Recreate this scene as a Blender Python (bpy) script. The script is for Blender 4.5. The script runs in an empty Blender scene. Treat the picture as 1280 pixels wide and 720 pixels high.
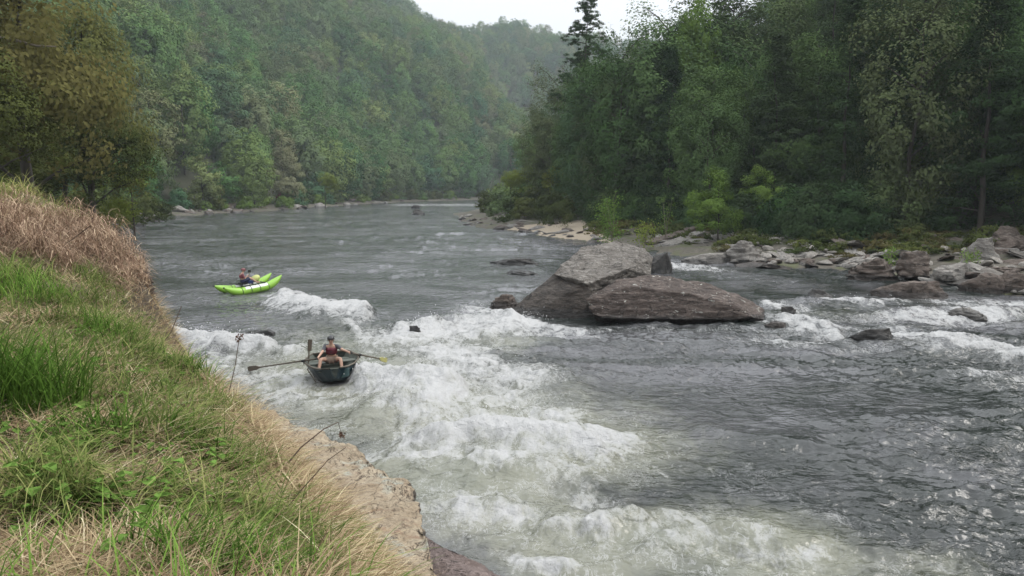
import bpy, bmesh, math, random
import numpy as np
from mathutils import Vector, Matrix, Euler

random.seed(7)
RNG = np.random.default_rng(7)
S = bpy.context.scene
C = S.collection
R = math.radians

# ---------------------------------------------------------------- camera
EYE = 6.0
TILT = math.atan(0.125)
cam = bpy.data.cameras.new('camera')
cam.sensor_width = 36.0
cam.lens = 28.1
cam.clip_start = 0.05
cam.clip_end = 5000
camo = bpy.data.objects.new('camera', cam)
C.objects.link(camo)
camo.location = (0, 0, EYE)
camo.rotation_euler = (math.pi / 2 - TILT, 0, 0)
S.camera = camo

# ---------------------------------------------------------------- sky, sun, exposure
SUN_EL, SUN_AZ = 44.0, 80.0          # degrees; azimuth clockwise from +Y
w = bpy.data.worlds.new('World')
S.world = w
w.use_nodes = True
nt = w.node_tree
bg = nt.nodes['Background']
sky = nt.nodes.new('ShaderNodeTexSky')
sky.sky_type = 'NISHITA'
sky.sun_disc = False
sky.sun_elevation = R(SUN_EL)
sky.sun_rotation = R(SUN_AZ)
sky.air_density = 1.0
sky.dust_density = 4.0
sky.ozone_density = 1.0
hs = nt.nodes.new('ShaderNodeHueSaturation')
hs.inputs['Saturation'].default_value = 0.22
nt.links.new(sky.outputs[0], hs.inputs['Color'])
cl = nt.nodes.new('ShaderNodeMix'); cl.data_type = 'RGBA'; cl.inputs[0].default_value = 0.75      # even cloud cover, brighter towards the zenith as an overcast sky is
tcw = nt.nodes.new('ShaderNodeTexCoord'); spw = nt.nodes.new('ShaderNodeSeparateXYZ'); nt.links.new(tcw.outputs['Generated'], spw.inputs[0])
mw = nt.nodes.new('ShaderNodeMapRange'); mw.inputs[3].default_value = 5.2; mw.inputs[4].default_value = 19.0
nt.links.new(spw.outputs[2], mw.inputs[0])
cw = nt.nodes.new('ShaderNodeCombineColor')
for _k, _f in enumerate((0.97, 1.0, 1.03)):
    _m = nt.nodes.new('ShaderNodeMath'); _m.operation = 'MULTIPLY'; _m.inputs[1].default_value = _f
    nt.links.new(mw.outputs[0], _m.inputs[0]); nt.links.new(_m.outputs[0], cw.inputs[_k])
nt.links.new(cw.outputs[0], cl.inputs[7])
nt.links.new(hs.outputs[0], cl.inputs[6]); nt.links.new(cl.outputs[2], bg.inputs['Color'])
bg.inputs['Strength'].default_value = 0.15
sun = bpy.data.lights.new('sun', 'SUN')
sun.energy = 1.5
sun.angle = R(28)
sun.color = (1.0, 0.95, 0.88)
suno = bpy.data.objects.new('sun', sun)
C.objects.link(suno)
d = Vector((math.sin(R(SUN_AZ)) * math.cos(R(SUN_EL)), math.cos(R(SUN_AZ)) * math.cos(R(SUN_EL)), math.sin(R(SUN_EL))))
suno.rotation_euler = d.to_track_quat('Z', 'Y').to_euler()
S.view_settings.view_transform = 'Standard'
S.view_settings.look = 'None'
S.view_settings.gamma = 1
S.view_settings.use_curve_mapping = False
S.view_settings.exposure = 0.14
S.cycles.use_denoising = True
S.cycles.max_bounces = 6
S.cycles.diffuse_bounces = 3
S.cycles.glossy_bounces = 3
S.cycles.transmission_bounces = 3
S.cycles.volume_bounces = 0
S.cycles.caustics_reflective = False
S.cycles.sample_clamp_indirect = 4

HAZE = 0.00026

# ---------------------------------------------------------------- helpers
CT, ST = math.cos(TILT), math.sin(TILT)

def ray(px, py):
    u = (px - 640) / 1000.0
    v = (360 - py) / 1000.0
    return u, CT + v * ST, -ST + v * CT

def at(px, py, z=0.0):
    u, y, dz = ray(px, py)
    t = (z - EYE) / dz
    return Vector((u * t, y * t, z))

def atY(px, py, Y):
    u, y, dz = ray(px, py)
    t = Y / y
    return Vector((u * t, Y, EYE + dz * t))

_p = np.random.default_rng(3).permutation(256)
PERM = np.concatenate([_p, _p, _p])
_g = np.random.default_rng(4).normal(size=(256, 3))
GRAD = _g / np.linalg.norm(_g, axis=1)[:, None]

def pn(x, y, z=0.0):
    x = np.asarray(x, float); y = np.asarray(y, float); z = np.asarray(z, float) + np.zeros_like(x)
    xi = np.floor(x).astype(int); yi = np.floor(y).astype(int); zi = np.floor(z).astype(int)
    xf, yf, zf = x - xi, y - yi, z - zi
    xi &= 255; yi &= 255; zi &= 255
    u = xf * xf * xf * (xf * (xf * 6 - 15) + 10)
    v = yf * yf * yf * (yf * (yf * 6 - 15) + 10)
    w_ = zf * zf * zf * (zf * (zf * 6 - 15) + 10)
    out = 0
    for a in (0, 1):
        for b in (0, 1):
            for c in (0, 1):
                h = PERM[PERM[PERM[(xi + a) & 255] + ((yi + b) & 255)] + ((zi + c) & 255)]
                g = GRAD[h]
                dot = g[..., 0] * (xf - a) + g[..., 1] * (yf - b) + g[..., 2] * (zf - c)
                out = out + dot * (u if a else 1 - u) * (v if b else 1 - v) * (w_ if c else 1 - w_)
    return out * 1.6

def fbm(x, y, z=0.0, o=4, g=0.5, lac=2.03):
    s, a, f = 0, 1.0, 1.0
    for i in range(o):
        s = s + a * pn(x * f + 17.3 * i, y * f + 5.1 * i, np.asarray(z) * f)
        a *= g; f *= lac
    return s

def sstep(a, b, x):
    t = np.clip((x - a) / (b - a), 0, 1)
    return t * t * (3 - 2 * t)

def mesh_np(name, V, F, fattrs=None, vattrs=None, smooth=False):
    V = np.asarray(V, np.float32); F = np.asarray(F, np.int32)
    me = bpy.data.meshes.new(name)
    n, k = F.shape
    me.vertices.add(len(V)); me.vertices.foreach_set('co', V.ravel())
    me.loops.add(n * k); me.loops.foreach_set('vertex_index', F.ravel())
    me.polygons.add(n); me.polygons.foreach_set('loop_start', np.arange(0, n * k, k, dtype=np.int32))
    me.polygons.foreach_set('use_smooth', np.full(n, smooth))
    me.update(calc_edges=True)
    for nm, arr in (fattrs or {}).items():
        me.attributes.new(nm, 'FLOAT', 'FACE').data.foreach_set('value', np.asarray(arr, np.float32))
    for nm, arr in (vattrs or {}).items():
        me.attributes.new(nm, 'FLOAT', 'POINT').data.foreach_set('value', np.asarray(arr, np.float32))
    return me

def link(name, me, mats=None, parent=None, loc=None, rot=None):
    o = bpy.data.objects.new(name, me)
    C.objects.link(o)
    if me is not None and mats is not None:
        for m in (mats if isinstance(mats, (list, tuple)) else [mats]):
            me.materials.append(m)
    if parent: o.parent = parent
    if loc is not None: o.location = loc
    if rot is not None: o.rotation_euler = rot
    return o

def tag(o, label=None, cat=None, group=None, kind=None):
    if label: o['label'] = label
    if cat: o['category'] = cat
    if group: o['group'] = group
    if kind: o['kind'] = kind
    return o

def grid_faces(nr, nc, mask=None):
    i = np.arange(nr * nc).reshape(nr, nc)
    F = np.stack([i[:-1, :-1], i[:-1, 1:], i[1:, 1:], i[1:, :-1]], -1).reshape(-1, 4)
    if mask is not None: F = F[mask.reshape(-1)]
    return F

def compact(V, F, *arrs):
    used = np.unique(F)
    m = np.zeros(len(V), int); m[used] = np.arange(len(used))
    return (V[used], m[F]) + tuple(a[used] for a in arrs)

# ---------------------------------------------------------------- materials
class NB:
    """small node builder"""
    def __init__(self, name):
        self.m = bpy.data.materials.new(name); self.m.use_nodes = True
        self.t = self.m.node_tree; self.n = self.t.nodes; self.l = self.t.links
        self.b = self.n['Principled BSDF']; self.out = self.n['Material Output']
    def new(self, t, **kw):
        nd = self.n.new(t)
        for k, v in kw.items(): setattr(nd, k, v)
        return nd
    def set(self, sock, v):
        if isinstance(v, bpy.types.NodeSocket): self.l.new(v, sock)
        else: sock.default_value = v
    def noise(self, vec, scale, detail=4, rough=0.5, dist=0.0):
        nd = self.new('ShaderNodeTexNoise')
        if vec is not None: self.l.new(vec, nd.inputs['Vector'])
        nd.inputs['Scale'].default_value = scale; nd.inputs['Detail'].default_value = detail
        nd.inputs['Roughness'].default_value = rough; nd.inputs['Distortion'].default_value = dist
        return nd.outputs[0]
    def math(self, op, a, b=0.0, c=0.0, clamp=False):
        nd = self.new('ShaderNodeMath', operation=op, use_clamp=clamp)
        self.set(nd.inputs[0], a); self.set(nd.inputs[1], b); self.set(nd.inputs[2], c)
        return nd.outputs[0]
    def maprange(self, v, a, b, c=0.0, d_=1.0, smooth=True):
        nd = self.new('ShaderNodeMapRange')
        if smooth: nd.interpolation_type = 'SMOOTHSTEP'
        self.set(nd.inputs[0], v)
        for i, q in enumerate((a, b, c, d_)): self.set(nd.inputs[1 + i], q)
        return nd.outputs[0]
    def mix(self, f, a, b):
        nd = self.new('ShaderNodeMix', data_type='RGBA')
        self.set(nd.inputs[0], f)
        for s, v in ((nd.inputs[6], a), (nd.inputs[7], b)):
            if isinstance(v, bpy.types.NodeSocket): self.l.new(v, s)
            else: s.default_value = (*v, 1) if len(v) == 3 else v
        return nd.outputs[2]
    def ramp(self, f, stops):
        nd = self.new('ShaderNodeValToRGB'); self.set(nd.inputs[0], f)
        cr = nd.color_ramp
        while len(cr.elements) < len(stops): cr.elements.new(0.5)
        for e, (p, c) in zip(cr.elements, stops):
            e.position = p; e.color = (*c, 1)
        return nd.outputs[0]
    def attr(self, name):
        return self.new('ShaderNodeAttribute', attribute_name=name).outputs['Fac']
    def geo(self, out='Position'):
        return self.new('ShaderNodeNewGeometry').outputs[out]
    def objco(self):
        return self.new('ShaderNodeTexCoord').outputs['Object']
    def vscale(self, v, s):
        nd = self.new('ShaderNodeVectorMath', operation='MULTIPLY'); self.l.new(v, nd.inputs[0]); nd.inputs[1].default_value = s
        return nd.outputs[0]
    def bump(self, h, dist, strength=1.0):
        nd = self.new('ShaderNodeBump'); self.set(nd.inputs['Height'], h)
        nd.inputs['Distance'].default_value = dist; nd.inputs['Strength'].default_value = strength
        return nd.outputs[0]
    def fin(self, color=None, rough=None, normal=None, **kw):
        if color is not None:
            if isinstance(color, (tuple, list)): color = (*color, 1)
            self.set(self.b.inputs['Base Color'], color)
        if rough is not None: self.set(self.b.inputs['Roughness'], rough)
        if normal is not None: self.l.new(normal, self.b.inputs['Normal'])
        for k, v in kw.items(): self.set(self.b.inputs[k], v)
        return self.m

def plain(name, col, rough=0.6, var=0.15, scale=6.0, **kw):
    q = NB(name)
    n = q.noise(q.objco(), scale, 4)
    c = q.mix(n, tuple(x * (1 - var) for x in col), tuple(min(1, x * (1 + var)) for x in col))
    return q.fin(c, rough, q.bump(n, 0.003), **kw)

def leaf_mat(name, stops, trans=0.3, useobj=True):
    q = NB(name)
    info = q.new('ShaderNodeObjectInfo').outputs['Random']
    f = info if useobj else q.attr('tint')
    base = q.ramp(f, stops)
    t = q.attr('tint')
    hsv = q.new('ShaderNodeHueSaturation')
    q.l.new(base, hsv.inputs['Color'])
    q.set(hsv.inputs['Value'], q.maprange(t, 0, 1, 0.62, 1.5, False))
    q.set(hsv.inputs['Hue'], q.maprange(t, 0, 1, 0.488, 0.512, False))
    c = hsv.outputs[0]
    df = q.new('ShaderNodeBsdfDiffuse'); q.l.new(c, df.inputs[0])
    tr = q.new('ShaderNodeBsdfTranslucent'); q.l.new(c, tr.inputs[0])
    mx = q.new('ShaderNodeMixShader'); mx.inputs[0].default_value = trans
    q.l.new(df.outputs[0], mx.inputs[1]); q.l.new(tr.outputs[0], mx.inputs[2])
    q.l.new(mx.outputs[0], q.out.inputs['Surface'])
    return q.m

HILL = [(0.0, (0.045, 0.105, 0.036)), (0.16, (0.075, 0.145, 0.045)), (0.32, (0.115, 0.150, 0.070)), (0.46, (0.050, 0.110, 0.055)),
        (0.62, (0.130, 0.175, 0.055)), (0.78, (0.075, 0.150, 0.050)), (0.92, (0.150, 0.140, 0.085)), (0.98, (0.150, 0.190, 0.065))]
DARK = [(0.0, (0.036, 0.068, 0.024)), (0.3, (0.055, 0.092, 0.030)), (0.55, (0.070, 0.085, 0.040)), (0.75, (0.045, 0.080, 0.040)), (1.0, (0.095, 0.140, 0.038))]
HILL = [(p_, tuple(min(.26, 1.2 * k_) for k_ in c_)) for p_, c_ in HILL]
M_hill = leaf_mat('hill_foliage', HILL, 0.15)
DARK = [(p_, tuple(1.35 * k_ for k_ in c_)) for p_, c_ in DARK]
M_dark = leaf_mat('shaded_bank_foliage', DARK, 0.15)
M_hemlock = leaf_mat('hemlock_needles', [(0, (0.028, 0.056, 0.024)), (0.6, (0.042, 0.070, 0.030)), (1, (0.060, 0.085, 0.040))])
M_bright = leaf_mat('bright_foliage', [(0, (0.115, 0.185, 0.042)), (1, (0.155, 0.225, 0.055))])
M_yellowgreen = leaf_mat('yellow_green_foliage', [(0, (0.15, 0.19, 0.04)), (1, (0.19, 0.22, 0.05))])
M_brownleaf = leaf_mat('browning_foliage', [(0, (0.135, 0.130, 0.045)), (0.5, (0.125, 0.135, 0.045)), (1, (0.155, 0.140, 0.052))])
M_olive = leaf_mat('olive_foliage', [(0, (0.05, 0.072, 0.026)), (0.5, (0.075, 0.09, 0.03)), (1, (0.10, 0.115, 0.035))])
M_brushbrown = leaf_mat('brown_green_brush', [(0, (0.10, 0.085, 0.04)), (1, (0.13, 0.12, 0.05))])
M_red = leaf_mat('red_foliage', [(0, (0.14, 0.035, 0.035)), (1, (0.12, 0.03, 0.03))])
M_bark = plain('bark', (0.05, 0.042, 0.033), 0.9, 0.35, 3)
M_palebark = plain('pale_bark', (0.20, 0.17, 0.13), 0.9, 0.3, 3)

def rock_mat(name, c1, c2, c3, lichen=0.0, scale=1.0, wet=True, strata=True):
    q = NB(name)
    P = q.objco()
    n1 = q.noise(P, 0.9 * scale, 6, 0.62)
    n2 = q.noise(q.vscale(P, (1, 1, 5 if strata else 1.5)), 2.2 * scale, 8, 0.68, 0.6)
    n3 = q.noise(P, 14 * scale, 5, 0.65)
    c = q.mix(q.maprange(n1, 0.36, 0.64), c1, c2)
    c = q.mix(q.maprange(n2, 0.48, 0.68), c, c3)
    c = q.mix(q.math('MULTIPLY', q.maprange(n3, 0.35, 0.7), 0.45), c, tuple(x * 0.45 for x in c1))
    if lichen > 0:
        l = q.noise(q.vscale(P, (1, 1, 2)), 3.1 * scale, 7, 0.7, 1.0)
        c = q.mix(q.maprange(l, 0.66 - lichen, 0.70 - lichen), c, (0.42, 0.42, 0.38))
    rough = 0.88
    if wet:
        z = q.new('ShaderNodeSeparateXYZ'); q.l.new(q.geo(), z.inputs[0])
        zz = q.math('ADD', z.outputs[2], q.math('MULTIPLY', n1, 0.35))
        wf = q.maprange(zz, 0.42, 0.68, 1.0, 0.0)
        hsv = q.new('ShaderNodeHueSaturation'); q.l.new(c, hsv.inputs['Color']); hsv.inputs['Value'].default_value = 0.38
        c = q.mix(wf, c, hsv.outputs[0])
        rough = q.maprange(wf, 0, 1, 0.88, 0.28)
    h = q.math('ADD', q.math('MULTIPLY', n2, 1.0), q.math('MULTIPLY', n3, 0.35))
    cr = q.noise(q.vscale(P, (.7, .7, 1.8)), 0.9 * scale, 4, 0.6, 1.6)
    ck = q.maprange(q.math('ABSOLUTE', q.math('SUBTRACT', cr, 0.5)), 0.0, 0.012, 0.0, 1.0)
    cc = q.new('ShaderNodeHueSaturation'); q.l.new(c, cc.inputs['Color']); cc.inputs['Value'].default_value = 0.35
    c = q.mix(ck, cc.outputs[0], c)
    h = q.math('ADD', h, q.math('MULTIPLY', ck, 0.8))
    return q.fin(c, rough, q.bump(h, 0.11 / scale))

M_rock_grey = rock_mat('grey_rock', (0.17, 0.155, 0.14), (0.26, 0.245, 0.225), (0.34, 0.32, 0.29))
M_rock_brown = rock_mat('brown_rock', (0.085, 0.064, 0.052), (0.13, 0.10, 0.084), (0.19, 0.16, 0.135), 0.0)
M_rock_dark = rock_mat('dark_wet_rock', (0.035, 0.032, 0.03), (0.06, 0.055, 0.05), (0.09, 0.085, 0.08), scale=2)
M_boulder_red = rock_mat('reddish_brown_boulder_rock', (0.060, 0.044, 0.037), (0.095, 0.072, 0.061), (0.165, 0.132, 0.114), 0.05)
M_boulder_shaded = rock_mat('shaded_brown_boulder_rock', (0.038, 0.031, 0.026), (0.066, 0.054, 0.045), (0.12, 0.10, 0.085))  # brown rock, with the shade of the left face put into its colour
M_boulder_grey = rock_mat('grey_boulder_rock', (0.10, 0.087, 0.075), (0.165, 0.149, 0.132), (0.27, 0.252, 0.228), 0.03)
M_cobble = rock_mat('cobble_stone', (0.23, 0.205, 0.18), (0.33, 0.305, 0.275), (0.43, 0.41, 0.375), scale=2.5, strata=False)

# ---------------------------------------------------------------- shores and land height
Lp = np.array([(-0.5, 1), (-1.3, 8), (-3.2, 13), (-6, 17), (-10, 21), (-17, 29), (-25, 40), (-35, 54), (-46, 75), (-58, 100), (-66, 133), (-76, 171), (-64, 214),
               (-57, 280), (-49, 350), (-12, 425), (60, 500), (220, 640), (600, 900)], float)
Rp = np.array([(60, -60), (40, 10), (31, 36), (27.5, 45), (26, 56), (19.5, 61), (14.5, 70), (9, 88), (0, 108), (-7.5, 133), (-14, 190), (-10, 230), (0, 300),
               (25, 370), (90, 450), (240, 560), (620, 800)], float)

def seg_dist(X, Y, P):
    best = np.full(X.shape, 1e9); side = np.zeros(X.shape)
    for (x0, y0), (x1, y1) in zip(P[:-1], P[1:]):
        dx, dy = x1 - x0, y1 - y0
        t = np.clip(((X - x0) * dx + (Y - y0) * dy) / (dx * dx + dy * dy), 0, 1)
        qx, qy = x0 + t * dx, y0 + t * dy
        dd = np.hypot(X - qx, Y - qy)
        s = dx * (Y - y0) - dy * (X - x0)        # >0 : left of the direction
        m = dd < best - 1e-9
        best = np.where(m, dd, best); side = np.where(m, np.sign(s), side)
    return best, side

def land(X, Y):
    X = np.asarray(X, float); Y = np.asarray(Y, float)
    dl, sl = seg_dist(X, Y, Lp); dr, sr = seg_dist(X, Y, Rp)
    wob = 2.2 * fbm(X / 14, Y / 14, 0.5, 3)
    nL = sstep(60, 140, Y)
    dL = dl * sl + wob * sstep(25, 60, Y) * np.clip(Y / 150, 0, 1.5)      # >0 on the left land
    dR = -dr * sr + 0.6 * wob
    big = fbm(X / 130, Y / 130, 3.3, 4)
    # left: rocky shelf then hill
    capL = (470 - 290 * sstep(-290, -60, X) + 10 * big) * (1 - .80 * sstep(-80, 20, X) * sstep(1000, 800, Y)) + 40 * sstep(800, 1000, Y) * sstep(-160, -20, X)
    hL = 0.11 * np.clip(dL, 0, 14) + 0.86 * np.clip(dL - 14, 0, None) * (1 + 0.22 * big)
    lowcorner = 1 - sstep(60, 150, Y) * 1.0
    hL = np.where(Y < 150, hL * (1 - lowcorner) + np.clip(0.10 * dL, 0, 12) * lowcorner, hL)
    hL = capL * (1 - np.exp(-np.clip(hL, 0, None) / capL))
    hR = 0.10 * np.clip(dR, 0, 16) + 0.05 * np.clip(dR - 16, 0, 14) + 0.72 * np.clip(dR - 28, 0, None) * (1 + 0.2 * big)
    hR = 190 * (1 - np.exp(-np.clip(hR, 0, None) / 190))
    dm = np.maximum(dL, dR)
    h = np.where(dL > dR, hL, hR)
    bed = -0.25 * np.clip(-dm, 0, 6) - 0.1
    h = np.where(dm > 0, h + 0.0, bed)
    h = h + 0.18 * fbm(X / 2.5, Y / 2.5, 1.0, 3) * sstep(0.5, 4, dm)
    return h, dL, dR

def axis(breaks):
    out = []
    for a, b, s in breaks:
        n = max(1, int(round((b - a) / s)))
        out += list(np.linspace(a, b, n, endpoint=False))
    out.append(breaks[-1][1])
    return np.array(out)

xs = axis([(-1400, -620, 60), (-620, -90, 9), (-90, -20, 2.5), (-20, 60, 0.7), (60, 120, 4), (120, 620, 12), (620, 1400, 60)])
ys = axis([(-200, -30, 20), (-30, 30, 4), (30, 36, 1), (36, 150, 0.75), (150, 240, 2), (240, 700, 8), (700, 1300, 30), (1300, 3600, 150)])
GX, GY = np.meshgrid(xs, ys)
H, DL, DR = land(GX, GY)
sandx = sstep(26, 22, np.abs(GY - 96)) * sstep(0.3, 1.2, DR) * sstep(15, 11, DR) * sstep(13, 9, GX)
V = np.stack([GX, GY, H], -1).reshape(-1, 3)
me = mesh_np('terrain', V, grid_faces(len(ys), len(xs)), vattrs={'sand': sandx.ravel(), 'inland': np.maximum(DL, DR).ravel()}, smooth=True)
q = NB('forest_floor_and_gravel')
P = q.geo()
n1 = q.noise(P, 0.5, 5); n2 = q.noise(P, 3.0, 6, 0.7)
floor = q.mix(n1, (0.030, 0.034, 0.016), (0.045, 0.045, 0.024))
grav = q.mix(q.maprange(n2, 0.35, 0.65), (0.050, 0.045, 0.034), (0.115, 0.100, 0.080))
grav = q.mix(q.maprange(n1, 0.5, 0.62), grav, (0.07, 0.075, 0.035))
c = q.mix(q.maprange(q.math('ADD', q.attr('inland'), q.math('MULTIPLY', n1, 8)), 11, 18), grav, floor)
sand = q.mix(n2, (0.25, 0.205, 0.15), (0.35, 0.295, 0.225))
c = q.mix(q.maprange(q.math('MULTIPLY_ADD', n1, 0.8, q.attr('sand')), 0.75, 0.95), c, sand)
M_terrain = q.fin(c, 0.95, q.bump(n2, 0.08))
tag(link('ground', me, M_terrain), 'river banks, gravel bars and wooded valley sides', kind='structure')

# ---------------------------------------------------------------- foreground bank
bank_pts = [(0, 720, 2.9), (250, 720, 3.0), (440, 720, 3.4), (-250, 720, 2.8), (0, 600, 3.9), (200, 600, 4.1), (380, 610, 4.7), (-250, 600, 3.9),
            (0, 480, 5.6), (180, 480, 6.0), (305, 500, 7.3), (0, 400, 8), (120, 400, 8.5), (220, 440, 9), (0, 340, 11), (100, 340, 11.5),
            (168, 376, 11.7), (0, 280, 15), (100, 292, 15.5), (190, 350, 14.0), (0, 226, 20), (60, 240, 19), (130, 275, 17.5), (165, 305, 16),
            (-200, 226, 21), (-250, 300, 14), (-250, 400, 8), (-250, 480, 5.6), (0, 850, 2.0), (440, 850, 2.2)]
bp = np.array([tuple(atY(*p)) for p in bank_pts])
def tps_fit(P, z, lam=0.02):
    n = len(P)
    r = np.hypot(P[:, None, 0] - P[None, :, 0], P[:, None, 1] - P[None, :, 1])
    K = r * r * np.log(r + 1e-9) + lam * np.eye(n)
    A = np.zeros((n + 3, n + 3)); A[:n, :n] = K
    A[:n, n] = 1; A[:n, n + 1:] = P; A[n, :n] = 1; A[n + 1:, :n] = P.T
    return np.linalg.solve(A, np.concatenate([z, [0, 0, 0]]))
tw = tps_fit(bp[:, :2], bp[:, 2])
def tps(X, Y):
    o = tw[-3] + tw[-2] * X + tw[-1] * Y
    for i in range(len(bp)):
        r = np.hypot(X - bp[i, 0], Y - bp[i, 1])
        o = o + tw[i] * r * r * np.log(r + 1e-9)
    return o
crest_px = [(330, 900, 1.9), (415, 722, 3.4), (374, 645, 4.4), (328, 565, 5.8), (284, 500, 7.5), (192, 436, 9.4), (150, 384, 11.8), (176, 350, 14.0),
            (146, 306, 16.0), (112, 278, 17.6), (50, 246, 19.3), (0, 234, 20.3), (-150, 232, 22), (-400, 232, 24)]
crest = np.array([tuple(atY(*p)) for p in crest_px])
poly = np.concatenate([[(-0.3, -4)], crest[:, :2], [(-40, 22), (-40, -4)]])
def inside(X, Y, P):
    c = np.zeros(X.shape, bool)
    j = len(P) - 1
    for i in range(len(P)):
        xi, yi, xj, yj = *P[i], *P[j]
        cond = ((yi > Y) != (yj > Y)) & (X < (xj - xi) * (Y - yi) / (yj - yi + 1e-12) + xi)
        c ^= cond; j = i
    return c
def bank_h(X, Y):
    ins = inside(X, Y, poly)
    dd = np.full(X.shape, 1e9); cz = np.zeros(X.shape)
    Q = np.concatenate([[(-0.3, -4, 4.4)], crest])
    for a, b in zip(Q[:-1], Q[1:]):
        dx, dy = b[0] - a[0], b[1] - a[1]
        t = np.clip(((X - a[0]) * dx + (Y - a[1]) * dy) / (dx * dx + dy * dy), 0, 1)
        e = np.hypot(X - a[0] - t * dx, Y - a[1] - t * dy)
        m = e < dd
        dd = np.where(m, e, dd); cz = np.where(m, a[2] + t * (b[2] - a[2]), cz)
    zin = tps(X, np.maximum(Y, 1.5))
    lump = 0.17 * fbm(X / 1.3, Y / 1.3, 2.0, 3)
    edge = np.exp(-dd / 0.6)
    z = np.where(ins, zin * (1 - edge) + cz * edge, cz - (1.15 + 1.0 * sstep(8, 13, Y)) * dd - 0.5 * np.clip(dd - 0.6, 0, None) + 0.05)
    z = z + lump * np.where(ins, sstep(0, 0.8, dd), 0.3)
    return z, ins, dd
bx = axis([(-40, -14, 0.6), (-14, 2.2, 0.11), (2.2, 6, 0.4)]); by = axis([(-4, 1.5, 0.5), (1.5, 12, 0.10), (12, 22, 0.16), (22, 40, 0.8)])
BX, BY = np.meshgrid(bx, by)
BH, BI, BD = bank_h(BX, BY)
BH = np.maximum(BH, -1.2)
me = mesh_np('grassy_bank', np.stack([BX, BY, BH], -1).reshape(-1, 3), grid_faces(len(by), len(bx)), smooth=True)
q = NB('bank_soil_and_straw')
P = q.geo()
n1 = q.noise(P, 1.6, 5); n2 = q.noise(q.vscale(P, (6, 18, 6)), 3.0, 6, 0.7); n3 = q.noise(P, 40, 3)
c = q.mix(q.maprange(n2, 0.35, 0.65), (0.10, 0.075, 0.045), (0.26, 0.20, 0.125))
c = q.mix(q.maprange(n1, 0.45, 0.65), c, (0.12, 0.12, 0.05))
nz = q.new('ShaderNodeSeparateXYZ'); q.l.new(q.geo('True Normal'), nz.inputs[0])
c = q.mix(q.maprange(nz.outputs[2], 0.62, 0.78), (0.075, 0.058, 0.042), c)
M_soil = q.fin(c, 0.95, q.bump(q.math('ADD', n2, n3), 0.04))
tag(link('bank', me, M_soil), 'steep grassy near bank above the river', kind='structure')

# ---------------------------------------------------------------- river
# features written along the river: (x0,y0,x1,y1, half width, half height, strength)
FOAM = [(205, 428, 330, 438, 20, 12, 1.0), (330, 440, 385, 436, 20, 9, .8), (345, 375, 440, 392, 26, 12, 1.0), (430, 390, 450, 412, 12, 14, .7), (250, 455, 360, 480, 50, 20, .75),
        (470, 425, 640, 410, 40, 16, .95), (600, 388, 660, 408, 25, 12, 1.0), (500, 402, 560, 396, 18, 5, .45), (640, 412, 700, 416, 30, 7, .8),
        (430, 480, 560, 500, 60, 26, .95), (560, 440, 640, 480, 60, 35, .85), (350, 500, 440, 500, 40, 16, .7), (560, 545, 720, 560, 80, 26, 1.0), (500, 570, 620, 590, 40, 20, .8),
        (620, 500, 700, 530, 60, 30, .75), (500, 520, 620, 520, 40, 26, .75), (690, 590, 760, 620, 70, 25, .6), (560, 630, 760, 660, 70, 20, .78), (640, 690, 720, 705, 60, 12, .75),
        (760, 640, 900, 680, 60, 20, .66), (880, 690, 1010, 715, 50, 12, .72), (720, 560, 800, 600, 60, 30, .35), (900, 600, 1150, 700, 90, 24, .3), (1080, 700, 1200, 716, 60, 10, .5), (450, 560, 480, 580, 30, 16, .35),
        (840, 332, 900, 338, 24, 4, .8), (900, 344, 970, 352, 40, 5, .3), (962, 382, 1010, 388, 16, 6, .8), (1010, 377, 1110, 380, 24, 3, .7), (985, 402, 1050, 418, 30, 12, .85), (960, 425, 1020, 432, 40, 7, .6),
        (1050, 400, 1120, 405, 40, 7, .5), (1120, 398, 1240, 400, 40, 12, .8), (1200, 378, 1300, 384, 50, 7, .85), (1130, 420, 1300, 452, 50, 9, .85), (1090, 440, 1160, 436, 50, 6, .5), (1230, 470, 1320, 478, 36, 7, .75),
        (1060, 345, 1120, 348, 20, 3, .4), (160, 274, 330, 272, 14, 1.6, .3), (360, 266, 480, 260, 16, 1.2, .34), (500, 256, 620, 256, 20, 2.2, .62), (640, 404, 745, 416, 18, 7, .85), (760, 414, 950, 412, 14, 4, .5), (940, 396, 965, 404, 8, 5, .7), (920, 398, 960, 404, 12, 6, .7)]
AER = [(430, 480, 700, 560, 160, 70, 1.0), (560, 600, 760, 690, 150, 60, 1.0), (820, 670, 1000, 715, 130, 40, .9), (300, 470, 420, 500, 60, 24, .6), (520, 430, 640, 430, 60, 26, .6),
       (1100, 430, 1250, 445, 70, 14, .3), (990, 395, 1280, 398, 60, 20, .35), (1000, 700, 1200, 715, 80, 30, .6)]
HUMP = [(210, 428, 320, 438, 14, 7, .55), (350, 376, 440, 392, 18, 7, .45), (440, 480, 545, 492, 34, 15, .60), (470, 515, 540, 520, 30, 14, .3), (590, 550, 700, 556, 50, 18, .50), (600, 395, 640, 405, 16, 8, .35),
        (500, 410, 560, 402, 30, 8, .3), (640, 470, 700, 480, 40, 14, .22), (560, 590, 640, 600, 50, 14, .22), (720, 640, 800, 650, 60, 14, .2), (900, 540, 990, 556, 46, 8, .16),
        (505, 412, 525, 412, 8, 4, .2), (1120, 392, 1240, 392, 30, 6, .25), (1010, 380, 1110, 378, 30, 4, .18), (980, 400, 1040, 412, 20, 6, .2), (300, 415, 350, 412, 24, 5, .18), (1180, 430, 1290, 450, 40, 6, .25), (590, 640, 760, 662, 60, 10, .14), (870, 690, 1000, 700, 60, 10, .14)]
DIP = [(480, 400, 560, 392, 30, 10, .25), (410, 450, 470, 462, 26, 6, .15), (520, 540, 600, 528, 30, 8, .2), (280, 410, 330, 420, 30, 5, .2)]

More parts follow.
